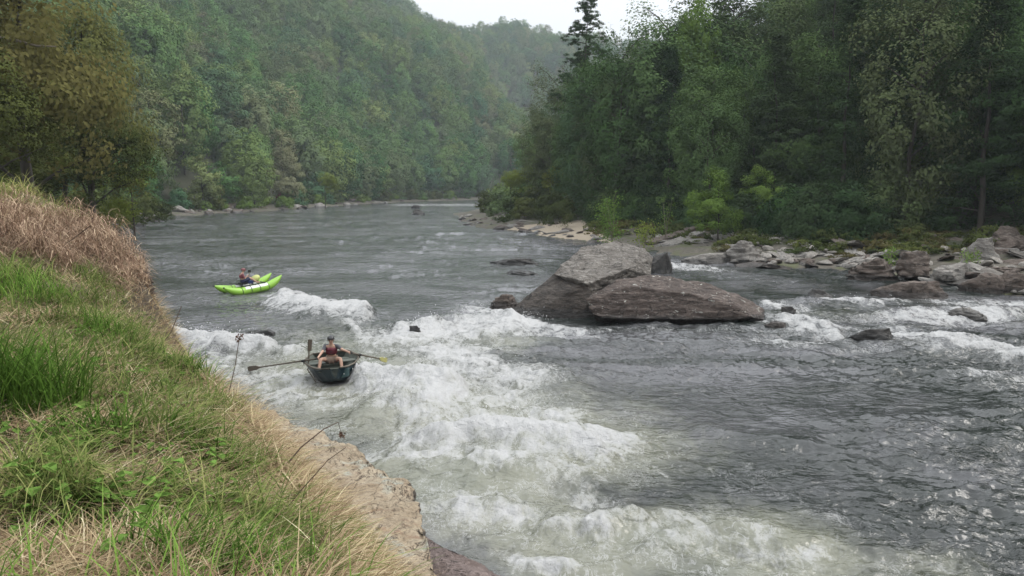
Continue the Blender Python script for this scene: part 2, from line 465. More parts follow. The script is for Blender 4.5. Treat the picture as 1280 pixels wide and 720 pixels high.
def feat(PX, PY, items, comb='max', soft=1.0):
    o = np.zeros(PX.shape)
    for x0, y0, x1, y1, rw, rh, s in items:
        ax, ay = x0 / rw, y0 / rh; bx_, by_ = x1 / rw, y1 / rh
        X_, Y_ = PX / rw, PY / rh
        dx, dy = bx_ - ax, by_ - ay
        t = np.clip(((X_ - ax) * dx + (Y_ - ay) * dy) / (dx * dx + dy * dy), 0, 1)
        dd = (X_ - ax - t * dx) ** 2 + (Y_ - ay - t * dy) ** 2
        g = s * np.exp(-dd * soft)
        o = np.maximum(o, g) if comb == 'max' else o + g
    return o

def world_to_px(X, Y, Z=0.0):
    zc = Z - EYE
    depth = Y * CT - zc * ST
    up = Y * ST + zc * CT
    return 640 + 1000 * X / depth, 360 - 1000 * up / depth

cols = np.arange(-420, 1720, 1.7)
rows = np.concatenate([np.arange(1000, 500, -1.5), np.arange(500, 262, -0.8), np.arange(262, 239.4, -0.4)])
PXg, PYg = np.meshgrid(cols, rows)
u_, y_, z_ = ray(PXg, PYg)
t_ = -EYE / z_
WX, WY = u_ * t_, y_ * t_
warp = fbm(WX / 3.2, WY / 3.2, 7.7, 3)
warp2 = fbm(WX / 3.2 + 40, WY / 3.2, 9.7, 3)
persp = np.clip(6000.0 / WY / WY, 0.2, 40) 
fx, fy = PXg + 0.9 * warp * 1000 / WY, PYg + 0.7 * warp2 * persp
foam = feat(fx, fy, FOAM, soft=0.9)
aer = feat(fx, fy, AER, soft=0.9)
hump = feat(fx, fy, HUMP, 'sum') - feat(fx, fy, DIP, 'sum')
slick = 0.35 + 1.3 * sstep(-.35, .35, fbm(WX / 14, WY / 9, 2.5, 3))
calm = slick * 0.07 * fbm(WX / 1.3, WY / 0.9, 0.3, 4, 0.55) + 0.03 * pn(WX / .5, WY / .38, 6.0) * sstep(60, 30, WY) + 0.10 * slick * fbm(WX / 4.5, WY / 2.4, 5.0, 3) * (1 + sstep(40, 120, WY))
ridge = 1 - 2 * np.abs(fbm(WX / 0.9 + 0.4 * warp, WY / 0.9, 1.9, 4, 0.55))
chop = (0.07 * ridge + 0.24 * fbm(WX / 2.4, WY / 1.8, 4.4, 4, 0.5))
mid = 0.05 * (1 - 2 * np.abs(fbm(WX / 0.8 + warp * .6, WY / 0.45 + WX * .35, 3.1, 3, 0.5)))
rap = sstep(0.15, 0.8, foam)
rip = sstep(90, 40, WY) * (1 - rap)
wz = hump * 1.0 + calm * (1 - 0.5 * rap) + chop * rap + mid * rip * 0.85 * np.clip(slick, .4, 1.4) + 0.02 * fbm(WX / 0.25, WY / 0.25, 2.2, 2) * rap * sstep(50, 20, WY)
fade = 1 - sstep(120, 350, WY) * 0.6
wz = wz * fade
# the hull of the rowing boat pushes the water away
_b = at(409, 485, 0.0); _e = ((WX - _b.x) / 0.80) ** 2 + ((WY - _b.y - .8) / 1.25) ** 2
wz = np.where(_e < 1.15, np.minimum(wz, 0.10 + 0.25 * np.clip(_e - .8, 0, 1)), wz)
foam = np.clip(foam + 0.25 * np.clip(hump, 0, 1) * (foam > .25) + 0.35 * (chop * rap), 0, 1.2)
keep = (WX > np.interp(WY, Lp[:, 1], Lp[:, 0]) - 12) & ~((WX > np.interp(WY, Rp[:, 1], Rp[:, 0]) + 10) & (WY < 250))
km = keep[:-1, :-1] | keep[1:, 1:]
F = grid_faces(len(rows), len(cols), km)
V = np.stack([WX, WY, wz], -1).reshape(-1, 3)
V, F, fo, ae = compact(V, F, foam.ravel(), aer.ravel())
me = mesh_np('river', V, F, vattrs={'foam': fo, 'aer': ae}, smooth=True)
q = NB('river_water')
P = q.geo()
att, aat = q.attr('foam'), q.attr('aer')
Pw = q.vscale(P, (1.15, 0.62, 1.0))
big = q.noise(Pw, 1.1, 8, 0.62, 1.2)
fine = q.noise(Pw, 5.0, 6, 0.7, 0.8)
lace_n = q.noise(Pw, 2.4, 5, 0.6, 2.0)
lace = q.maprange(q.math('ABSOLUTE', q.math('SUBTRACT', lace_n, 0.5)), 0.0, 0.045, 1.0, 0.0)
vfine = q.noise(P, 17.0, 4, 0.65, 0.6)
nn = q.math('ADD', q.math('ADD', q.math('MULTIPLY', big, 0.62), q.math('MULTIPLY', fine, 0.34)), q.math('MULTIPLY', vfine, 0.16))
solid = q.maprange(q.math('ADD', att, q.math('MULTIPLY', q.math('SUBTRACT', nn, 0.60), 3.2)), 0.28, 1.0)
lacef = q.math('MULTIPLY', q.math('MULTIPLY', lace, q.maprange(fine, 0.35, 0.6)), q.maprange(q.math('MAXIMUM', att, q.math('MULTIPLY', aat, 0.6)), 0.12, 0.5))
spk = q.math('MULTIPLY', q.maprange(q.noise(q.vscale(P, (1, 1, 1)), 1.3, 7, 0.7, 0.5), 0.66, 0.72), 0.25)
lacef = q.math('MULTIPLY', lacef, q.maprange(q.noise(P, 0.7, 4, 0.6), 0.42, 0.6))
l2 = q.noise(q.vscale(P, (1, 1.2, 1)), 4.6, 4, 0.6, 1.4)
lace2 = q.math('MULTIPLY', q.maprange(q.math('ABSOLUTE', q.math('SUBTRACT', l2, 0.5)), 0.0, 0.03, 1.0, 0.0), q.math('MULTIPLY', q.maprange(q.noise(P, 0.9, 3), 0.48, 0.62), q.maprange(q.math('MAXIMUM', att, q.math('MULTIPLY', aat, 0.5)), 0.10, 0.4)))
lacef = q.math('MAXIMUM', lacef, q.math('MULTIPLY', lace2, 0.8))
ff = q.math('MAXIMUM', solid, q.math('MULTIPLY', lacef, 0.7), clamp=True)
deep_sheen = q.mix(q.maprange(q.noise(q.vscale(P, (0.6, 1, 1)), 0.09, 6, 0.65, 1.2), 0.42, 0.60), (0.018, 0.022, 0.020), (0.088, 0.088, 0.095))  # water tone, with silvery sky reflection put into its pale patches
aerc = q.mix(q.noise(P, 0.5, 4), (0.13, 0.142, 0.11), (0.24, 0.235, 0.175))
wat = q.mix(q.math('MULTIPLY', q.maprange(q.math('ADD', aat, q.math('MULTIPLY', q.math('SUBTRACT', big, 0.5), 0.8)), 0.15, 0.95), 0.85), deep_sheen, aerc)
c = q.mix(ff, wat, (0.43, 0.43, 0.43))
rp = q.math('ADD', q.noise(q.vscale(P, (1.0, 1.6, 1.0)), 1.5, 2, 0.5, 0.8), q.math('MULTIPLY', q.noise(q.vscale(P, (1.0, 1.4, 1.0)), 6.0, 3, 0.55, 0.5), 0.32))
b1 = q.new('ShaderNodeBump'); b1.inputs['Distance'].default_value = 0.21; q.set(b1.inputs['Height'], rp); q.set(b1.inputs['Strength'], q.maprange(q.noise(q.vscale(P, (0.7, 1.3, 1)), 0.22, 4, 0.6, 1.5), 0.36, 0.64, 0.30, 1.1))
hb = q.math('ADD', q.math('MULTIPLY', fine, 1.0), q.math('MULTIPLY', q.noise(P, 16, 4, 0.7), 0.4))
b2 = q.new('ShaderNodeBump'); b2.inputs['Distance'].default_value = 0.12; q.set(b2.inputs['Height'], hb); q.set(b2.inputs['Strength'], q.math('MULTIPLY', ff, 0.75))
q.l.new(b1.outputs[0], b2.inputs['Normal'])
M_water = q.fin(c, q.maprange(ff, 0, 1, 0.09, 0.85), b2.outputs[0], IOR=1.45)
tag(link('river', me, M_water), 'fast river with white rapids', kind='structure')

rgs_ = np.random.default_rng(61)
SV, SF = [], []
for (x0, y0, x1, y1, rw, rh, amp) in HUMP[:8] + HUMP[11:15] + [(650, 400, 690, 408, 6, 4, .3), (205, 425, 330, 437, 10, 5, .5)]:
    for _ in range(int(170 * amp)):
        t = rgs_.random(); p = at(x0 + (x1 - x0) * t + rgs_.normal() * rw * .4, y0 + (y1 - y0) * t + rgs_.normal() * rh * .5, 0.0)
        z = amp * rgs_.uniform(.7, 1.1) + abs(rgs_.normal()) * .16; r_ = .008 + .016 * rgs_.random() ** 3
        b0 = len(SV); SV += [(p.x + r_ * a, p.y + r_ * b_, z + r_ * c_) for a, b_, c_ in ((1, 0, 0), (-1, 0, 0), (0, 1, 0), (0, -1, 0), (0, 0, 1.3), (0, 0, -1.3))]
        SF += [(b0 + a, b0 + b_, b0 + c_) for a, b_, c_ in ((0, 2, 4), (2, 1, 4), (1, 3, 4), (3, 0, 4), (2, 0, 5), (1, 2, 5), (3, 1, 5), (0, 3, 5))]
me = mesh_np('spray', SV, SF); 
tag(link('spray', me, plain('spray_drops', (0.6, 0.6, 0.6), .3, .02)), 'fine white droplets thrown up over the breaking waves', 'spray', kind='stuff')

# ---------------------------------------------------------------- rocks
def rock_mesh(name, seed, sx=1, sy=1, sz=1, cuts=9, rough=0.10, sub=4, flat=0.0):
    """boulder: icosphere cut by random planes, then roughened"""
    rg = np.random.default_rng(seed)
    bm = bmesh.new(); bmesh.ops.create_icosphere(bm, subdivisions=sub, radius=1.0)
    V = np.array([v.co[:] for v in bm.verts])
    n = rg.normal(size=(cuts, 3)); n[:, 2] = np.abs(n[:, 2]) * 0.9
    n /= np.linalg.norm(n, axis=1)[:, None]; dpl = rg.uniform(0.5, 0.85, cuts)
    for k in range(cuts):
        e = V @ n[k] - dpl[k]
        V = V - np.clip(e, 0, None)[:, None] * n[k] * 0.96
    nz_ = fbm(V[:, 0] * 1.5 + seed, V[:, 1] * 1.5, V[:, 2] * (1.5 + flat * 4), 4, 0.5)
    V = V * (1 + rough * nz_)[:, None]
    V[:, 2] = np.where(V[:, 2] < -0.45, -0.45 + (V[:, 2] + 0.45) * 0.3, V[:, 2])
    V[:, 2] += 0.35
    V *= (sx, sy, sz)
    for v, p in zip(bm.verts, V): v.co = p
    me = bpy.data.meshes.new(name); bm.to_mesh(me); bm.free()
    me.polygons.foreach_set('use_smooth', np.ones(len(me.polygons), bool))
    return me

def hull_rock(name, pts, mat, voxel=0.08, rough=0.06, strata=0.05, sdir=(0, 0.25, 1), seed=0, flatshade=False):
    """one rock from a hull of 3-D points, re-meshed, with bedding ledges and pits"""
    P = np.array([tuple(p) for p in pts]); ctr = Vector((P[:, 0].mean(), P[:, 1].mean(), 0))
    bm = bmesh.new()
    for p in P: bm.verts.new(Vector(p) - ctr)
    r_ = bmesh.ops.convex_hull(bm, input=bm.verts)
    bmesh.ops.delete(bm, geom=[g for g in r_['geom_interior'] if isinstance(g, bmesh.types.BMVert)], context='VERTS')
    me = bpy.data.meshes.new(name); bm.to_mesh(me); bm.free()
    o = bpy.data.objects.new(name + '_tmp', me); C.objects.link(o)
    md = o.modifiers.new('r', 'REMESH'); md.mode = 'VOXEL'; md.voxel_size = voxel
    sm = o.modifiers.new('s', 'SMOOTH'); sm.iterations = 1
    dg = bpy.context.evaluated_depsgraph_get()
    m2 = bpy.data.meshes.new_from_object(o.evaluated_get(dg))
    bpy.data.objects.remove(o); bpy.data.meshes.remove(me)
    n = len(m2.vertices); co = np.zeros(n * 3, np.float32); m2.vertices.foreach_get('co', co); co = co.reshape(-1, 3).astype(float)
    nr = np.zeros(n * 3, np.float32); m2.vertices.foreach_get('normal', nr); nr = nr.reshape(-1, 3)
    sd = np.array(sdir, float); sd /= np.linalg.norm(sd)
    lay = co @ sd + 0.35 * fbm(co[:, 0] * .3, co[:, 1] * .3, co[:, 2] * .3 + seed, 2)
    k = lay * 2.6; st = (k - np.floor(k)); st = np.where(st < 0.8, st / 0.8, (1 - st) / 0.2)
    side = 1 - np.abs(nr @ sd)
    a = fbm(co[:, 0] * .55 + seed, co[:, 1] * .55, co[:, 2] * .55, 5, 0.55)
    rr = np.abs(fbm(co[:, 0] * 1.3 + seed, co[:, 1] * 1.3, co[:, 2] * 2.6, 4, 0.55))
    dsp = rough * 1.8 * a - rough * 1.2 * np.clip(rr, 0, 1) + strata * (st - .5) * side * np.clip(0.5 + fbm(co[:, 0] * .5, co[:, 1] * .5, co[:, 2] + seed, 2), 0, 1)
    q1 = fbm(co[:, 0] * .8 + seed, co[:, 1] * .8 - 3, co[:, 2] * 1.2, 2); dsp = dsp + rough * 1.4 * (np.round(q1 * 3.5) / 3.5 - q1 * .6)      # broken facets
    co = co + nr * dsp[:, None]
    m2.vertices.foreach_set('co', co.astype(np.float32).ravel())
    m2.polygons.foreach_set('use_smooth', np.full(len(m2.polygons), not flatshade))
    m2.name = name; m2.update()
    return link(name, m2, mat, loc=ctr)

# great boulders in mid river
by0 = at(745, 408).y
B2 = [(733, 374, 35.4), (738, 392, 35.1), (752, 398, 34.9), (768, 410, 35.7), (772, 349, 36.6), (800, 342, 37.6), (838, 345, 37.9), (870, 351, 37.6), (925, 367, 37.0), (957, 386, 36.5), (957, 400, 35.6),
      (880, 413, 36.0), (815, 412, 35.8), (790, 358, 35.5), (860, 366, 35.2), (915, 381, 35.0), (850, 400, 34.7), (945, 398, 34.9), (955, 405, 38.5), (745, 380, 38.5), (760, 420, 37.0), (940, 420, 37.8)]
b2 = hull_rock('boulder', [atY(*p) for p in B2], M_boulder_red, 0.06, 0.05, 0.09, (0.12, 0.35, 1), 3)
tag(b2, 'long reddish brown boulder leaning against the pale grey slab boulder in mid river', 'boulder')
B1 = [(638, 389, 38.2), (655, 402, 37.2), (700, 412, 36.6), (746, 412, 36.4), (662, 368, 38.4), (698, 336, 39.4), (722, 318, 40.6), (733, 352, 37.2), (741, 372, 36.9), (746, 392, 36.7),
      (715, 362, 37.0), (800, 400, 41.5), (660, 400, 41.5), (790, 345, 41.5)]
b1 = hull_rock('boulder', [atY(*p) for p in B1], M_boulder_shaded, 0.06, 0.04, 0.08, (-0.55, -0.5, 1), 9)
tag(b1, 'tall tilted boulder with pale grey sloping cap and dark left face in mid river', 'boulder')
B1c = [(690, 343, 38.6), (700, 330, 39.6), (727, 308, 41.4), (770, 300, 43.2), (806, 309, 43.2), (816, 322, 42.3), (813, 344, 40.8), (800, 349, 40.2), (784, 336, 38.9), (733, 355, 36.9), (722, 350, 37.1),
       (738, 364, 37.3), (812, 352, 41.8), (715, 346, 40.4)]
cap = hull_rock('cap_slab', [atY(*p) for p in B1c], M_boulder_grey, 0.055, 0.05, 0.10, (0.25, -0.5, 1), 4)  # paler rock than the body: the lit sloping top is put into the colour
cap.location = cap.location - b1.location; cap.parent = b1

# sandy rock ledge at lower left
led = [(312, 508, 0.9), (335, 520, 1.0), (372, 538, 1.0), (430, 552, 1.05), (496, 590, 1.1), (528, 640, 1.25), (546, 700, 1.3), (570, 800, 1.35), (600, 1100, 1.4), (300, 1100, 1.6), (250, 800, 1.7), (300, 560, 1.2)]
lp = [at(*p) for p in led]
lp = lp + [Vector((p.x * 0.995, p.y + .1, -0.8)) for p in lp]
ledge = hull_rock('rock_ledge', lp, None, 0.045, 0.075, 0.10, (0.1, 0.3, 1), 5)
q = NB('tan_ledge_rock')
P = q.geo()
n1 = q.noise(P, 0.8, 7, 0.65, 0.6); n2 = q.noise(q.vscale(P, (1, 2.5, 3)), 2.2, 8, 0.7, 1.0); n3 = q.noise(P, 18, 5, 0.7)
c = q.mix(q.maprange(n1, 0.35, 0.65), (0.33, 0.255, 0.17), (0.49, 0.41, 0.30))
c = q.mix(q.math('MULTIPLY', q.maprange(n2, 0.54, 0.68), 0.7), c, (0.28, 0.17, 0.11))
c = q.mix(q.maprange(q.noise(P, 1.9, 5), 0.55, 0.7), c, (0.40, 0.41, 0.35))
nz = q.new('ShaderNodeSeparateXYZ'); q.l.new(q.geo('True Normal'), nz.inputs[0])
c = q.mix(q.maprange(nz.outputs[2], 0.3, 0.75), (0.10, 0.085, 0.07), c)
c = q.mix(q.math('MULTIPLY', q.maprange(n3, 0.5, 0.7), 0.5), c, (0.15, 0.11, 0.08))
ck1 = q.noise(q.vscale(P, (1.2, .8, 1)), 0.75, 5, 0.65, 2.2); ck = q.maprange(q.math('ABSOLUTE', q.math('SUBTRACT', ck1, 0.5)), 0.0, 0.010, 0.0, 1.0)
ck2 = q.noise(q.vscale(P, (.8, 1.5, 1)), 2.3, 4, 0.6, 1.8); ck = q.math('MINIMUM', ck, q.maprange(q.math('ABSOLUTE', q.math('SUBTRACT', ck2, 0.5)), 0.0, 0.009, 0.55, 1.0))
c = q.mix(ck, (0.10, 0.07, 0.05), c)
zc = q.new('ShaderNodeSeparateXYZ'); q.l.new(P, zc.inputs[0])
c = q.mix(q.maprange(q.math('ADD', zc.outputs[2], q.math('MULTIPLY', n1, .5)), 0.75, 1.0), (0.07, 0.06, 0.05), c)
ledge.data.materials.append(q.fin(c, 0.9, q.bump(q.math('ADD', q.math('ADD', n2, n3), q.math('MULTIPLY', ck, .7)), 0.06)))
tag(ledge, 'tan sandy rock ledge with rusty stains at the foot of the grassy bank', 'rock ledge')
dk = [(525, 668, .12), (560, 676, .18), (600, 700, .12), (640, 735, .1), (700, 900, .1), (520, 900, .3), (520, 700, .45), (545, 690, .4)]
lp = [at(*p) for p in dk]; lp += [Vector((p.x, p.y, -0.6)) for p in lp]
dr_ = hull_rock('rock', lp, rock_mat('purple_grey_layered_rock', (0.10, 0.07, 0.06), (0.17, 0.13, 0.12), (0.28, 0.22, 0.20), scale=2.5, wet=False), 0.05, 0.05, 0.10, (0.1, 0.6, 1), 12)
tag(dr_, 'low layered purplish brown rock at the water edge below the tan ledge', 'rock')

# rocks given by their footprint in the river or on the shore: x0, x1, base y, height, ground z, mesh kind, material, label
def px_rock(x0, x1, yb, hpx, z0, me, mat, label, cat='rock', group=None, depth=0.7, rz=None, sink=0.0):
    p = at((x0 + x1) / 2, yb, z0)
    wid = (x1 - x0) * p.y / 1000; hgt = hpx * p.y / 1000 + sink
    m = me.copy(); m.materials.clear()
    o = link('rock', m, mat)
    bb = np.array([v.co[:] for v in m.vertices]); mx = bb.max(0); mn = bb.min(0)
    a = rz if rz is not None else random.uniform(-.4, .4)
    # scale the mesh itself so the object keeps unit scale
    sx, sy, sz = wid / (mx[0] - mn[0]), wid * depth / (mx[1] - mn[1]), hgt * 1.15 / mx[2]
    bb *= (sx, sy, sz); m.vertices.foreach_set('co', bb.astype(np.float32).ravel()); m.update()
    o.location = (p.x, p.y + wid * depth * 0.4, z0 - sink - 0.05); o.rotation_euler = (0, 0, a)
    tag(o, label, cat, group)
    return o

PR = [rock_mesh('rock_proto', 10 + i, 1, 1, 1, cuts=12 + i, rough=0.2, sub=5, flat=(i % 3) / 2) for i in range(8)]
px_rock(610, 674, 332, 8, -.05, PR[0], M_rock_dark, 'low flat black rock in the smooth water left of the great boulders', depth=.5)
px_rock(624, 676, 346, 8, -.12, PR[1], M_rock_dark, 'grey mostly drowned rock just below the flat black one', depth=.6)
px_rock(608, 655, 390, 20, -.1, PR[2], M_rock_brown, 'small dark rock at the left foot of the tall tilted boulder', depth=.7)
px_rock(812, 846, 343, 25, -.1, PR[3], M_rock_dark, 'dark squarish rock just behind the right end of the boulders', depth=.9)
px_rock(1003, 1050, 379, 15, -.05, PR[4], M_rock_dark, 'rounded dark rock in the water right of the boulders', depth=.7)
px_rock(976, 1002, 402, 17, -.05, PR[5], M_rock_dark, 'small upright black rock beside a little white cascade', depth=.9)
px_rock(957, 991, 412, 10, -.08, PR[6], M_rock_brown, 'small flat brown rock off the right end of the boulder', depth=.7)
px_rock(1060, 1142, 434, 21, -.08, PR[7], M_rock_dark, 'wide black rock in the white rapids at right', depth=.55)
px_rock(1186, 1240, 400, 14, -.08, PR[1], M_rock_grey, 'grey washed over rock in the rapids far right', depth=.6)
px_rock(508, 528, 422, 14, -.05, PR[5], M_rock_dark, 'small black rock tip in the foam right of the rowing boat', depth=.8)
px_rock(536, 568, 409, 8, -.1, PR[0], M_rock_dark, 'slick dark rock hump just under the water left of the great boulders', depth=.5)
px_rock(300, 350, 422, 9, -.1, PR[3], M_rock_dark, 'drowned dark rock behind the breaking wave on the left', depth=.5)
px_rock(912, 990, 558, 8, -.1, PR[2], M_rock_dark, 'dark submerged rock hump in the broad riffle at lower right', depth=.4)
px_rock(511, 530, 268, 6, 0, PR[4], M_rock_dark, 'nearer of two dark rocks in the far channel', depth=.8)
px_rock(514, 527, 260.5, 4, 0, PR[6], M_rock_dark, 'farther of two dark rocks in the far channel', depth=.8)
# right bank
px_rock(1098, 1192, 376, 22, -.1, PR[0], M_rock_brown, 'broad dark brown rock standing in the water off the right bank', depth=.5)
px_rock(1068, 1138, 350, 24, .1, PR[2], M_rock_brown, 'smooth brown slab sloping into the water on the right bank', depth=.8)
px_rock(1128, 1178, 341, 24, .6, PR[5], M_rock_brown, 'angular reddish brown boulder on the right bank', depth=.8)
px_rock(1175, 1226, 348, 17, .5, PR[3], M_rock_grey, 'pale tilted slab beside the reddish brown boulder', depth=.7)
px_rock(1210, 1262, 330, 30, .7, PR[7], M_rock_grey, 'large grey domed rock among weeds on the far right bank', depth=.8)
px_rock(1238, 1300, 312, 26, 1.3, PR[4], M_rock_brown, 'big tan brown rock at the forest edge far right', depth=.7)
px_rock(1215, 1275, 366, 22, .1, PR[6], M_rock_brown, 'purplish rock half in water at the right edge', depth=.7)
px_rock(1250, 1300, 362, 22, .3, PR[1], M_rock_brown, 'brown rock cut by the right edge of the picture', depth=.8)
px_rock(952, 1008, 306, 14, .6, PR[1], M_rock_grey, 'long rounded pale boulder at the top of the cobble bank', depth=.6)
px_rock(928, 972, 296, 16, .9, PR[5], M_rock_brown, 'rusty brown rock behind the stranded log', depth=.7)
px_rock(1050, 1095, 302, 16, .8, PR[3], M_rock_grey, 'grey rock under the weeds above the cobble bank', depth=.7)
px_rock(906, 960, 330, 26, 0, PR[2], M_rock_grey, 'smooth grey outcrop next to the stranded log at the water edge', depth=.8)
px_rock(852, 925, 330, 12, 0, PR[0], M_rock_grey, 'flat washed slab at the water edge left of the stranded log', depth=.5)
# stacked tilted slabs
def slab(p0, p1, thick, wide, mat, label, tilt=0.0):
    a, b = at(*p0), at(*p1)
    rg = np.random.default_rng(int(p0[0]))
    dv = (b - a); ln = dv.length; ax = dv.normalized(); sd = Vector((-ax.y, ax.x, 0)).normalized(); up = ax.cross(sd) * -1
    if up.z < 0: up = -up
    pts = []
    for s_ in (0, .25, .6, 1):
        for sgn in (-1, 1):
            for z_ in (-1, .0):
                ww = wide * (0.55 + 0.45 * math.sin(math.pi * min(1, s_ + .15))) * rg.uniform(.8, 1.1)
                pts.append(a + dv * s_ + sd * ww * sgn * .5 + up * thick * z_ * rg.uniform(.7, 1.2))
    o = hull_rock('rock', pts, mat, 0.09, 0.03, 0.06, tuple(up), int(p0[0]))
    tag(o, label, 'rock slab')
slab((812, 302, .6), (880, 279, 1.9), .5, 1.6, M_rock_brown, 'topmost long dark brown slab of the tilted pile on the right bank')
slab((818, 312, .0), (876, 288, 1.6), .9, 2.2, M_rock_grey, 'thick pale tilted slab in the middle of the pile on the right bank')
slab((842, 314, .1), (892, 294, 1.0), .6, 1.8, M_rock_grey, 'lower pale tilted slab at the right of the pile on the right bank')
slab((930, 320, .3), (962, 303, 1.0), .5, .9, M_rock_grey, 'pale slanted slab lying under the stranded log')

# cobbles heaped on the right bank
CM = [rock_mesh('cobble', 60 + i, 1.15, .8, .42, cuts=10, rough=0.16, sub=3) for i in range(6)]
for m in CM: m.materials.append(M_cobble)
CB = [rock_mesh('cobble', 80 + i, 1.15, .8, .42, cuts=10, rough=0.16, sub=3) for i in range(3)]
for m in CB: m.materials.append(M_rock_brown)
rg = np.random.default_rng(21); cnt = 0; tries = 0
while cnt < 285 and tries < 20000:
    tries += 1
    px = rg.uniform(940, 1140) if rg.random() < .6 else rg.uniform(885, 1330); py = rg.uniform(284, 366)
    p = at(px, py, 0.6)
    h, dl_, dr2 = land(np.array([p.x]), np.array([p.y]))
    if not (0.1 < dr2[0] < 13): continue
    if py < 296 and rg.random() < .5: continue
    s = 0.22 + 0.55 * rg.random() ** 2.2
    brown = rg.random() < (0.35 if px > 1080 else 0.12)
    o = link('cobble', CB[int(rg.integers(3))] if brown else CM[int(rg.integers(6))])
    o.location = (p.x, p.y, h[0] - 0.05 + 0.18 * rg.random()); o.rotation_euler = (rg.normal() * .25, rg.normal() * .25, rg.uniform(0, 6.28)); o.scale = (s, s, s)
    tag(o, 'brown loose stone on the cobble heap along the right bank' if brown else 'pale grey loose stone on the cobble heap along the right bank', 'stone', 'brown loose stones on the right bank' if brown else 'grey loose stones on the right bank')
    cnt += 1

# shore rocks: sandbar point and left bank
SM = [rock_mesh('shore_rock', 100 + i, 1, .8, .6, cuts=11, rough=0.2, sub=3) for i in range(6)]
for i, m in enumerate(SM): m.materials.append(M_rock_grey if i % 2 else M_rock_brown)
def scatter_shore(n, pxr, pyr, dist, side, smin, smax, label, group, seed):
    rg = np.random.default_rng(seed); c_ = 0
    for _ in range(n * 60):
        if c_ >= n: break
        p = at(rg.uniform(*pxr), rg.uniform(*pyr), 0.4)
        h, a, b = land(np.array([p.x]), np.array([p.y]))
        dd = (a if side == 'L' else b)[0]
        if not (dist[0] < dd < dist[1]): continue
        s = smin + (smax - smin) * rg.random() ** 2
        o = link('rock', SM[int(rg.integers(6))])
        o.location = (p.x, p.y, max(h[0], -0.1) - 0.12 * s); o.rotation_euler = (rg.normal() * .2, rg.normal() * .2, rg.uniform(0, 6.28)); o.scale = (s * 1.4, s, s * .8)
        tag(o, label, 'rock', group); c_ += 1
scatter_shore(45, (575, 760), (262, 303), (-0.3, 9), 'R', .35, 1.3, 'weathered rock on the low point of land by the sandbar', 'rocks by the sandbar', 31)
FL = [rock_mesh('shore_slab', 130 + i, 1.5, 1.0, .34, cuts=12, rough=0.18, sub=4, flat=1) for i in range(5)]
for i, m in enumerate(FL): m.materials.append([M_rock_grey, M_rock_brown, M_boulder_grey, M_rock_brown, M_rock_grey][i])
_SM = SM; SM = FL + [FL[0]]
scatter_shore(95, (850, 1340), (272, 356), (-0.4, 19), 'R', .5, 1.8, 'flat layered rock slab among the rubble of the right bank', 'flat slabs of the right bank', 33)
scatter_shore(26, (610, 850), (272, 305), (-0.3, 10), 'R', .4, 1.2, 'flat layered rock between the sandbar and the tilted slabs', 'flat rocks by the sandbar', 34)
SM = _SM
scatter_shore(110, (120, 520), (250, 280), (-1, 11), 'L', .7, 2.6, 'brownish rock along the far left shore below the trees', 'rocks of the far left shore', 32)
px_rock(122, 172, 283, 22, 0, PR[3], M_rock_grey, 'flat topped grey rock jutting out at the left shore past the grassy bank', depth=.9)
px_rock(140, 192, 362, 26, atY(165, 362, 14.5).z, PR[5], M_rock_brown, 'crumbling brown rock under the dead vines of the near bank', depth=.5)

# ---------------------------------------------------------------- trees
def leaves_mesh(name, centers, normals, size, mat, tint, rg, asp=0.6):
    n = len(centers)
    a = rg.normal(size=(n, 3)); nn = normals / (np.linalg.norm(normals, axis=1)[:, None] + 1e-9)
    a -= (a * nn).sum(1)[:, None] * nn; a /= np.linalg.norm(a, axis=1)[:, None] + 1e-9
    b = np.cross(nn, a)
    s = (size * rg.uniform(.6, 1.3, n))[:, None]
    V = np.stack([centers - a * s * .5, centers + b * s * asp * .5, centers + a * s * .5, centers - b * s * asp * .5], 1).reshape(-1, 3)
    me = mesh_np(name, V, np.arange(4 * n).reshape(n, 4), fattrs={'tint': tint})
    if mat: me.materials.append(mat)
    return me

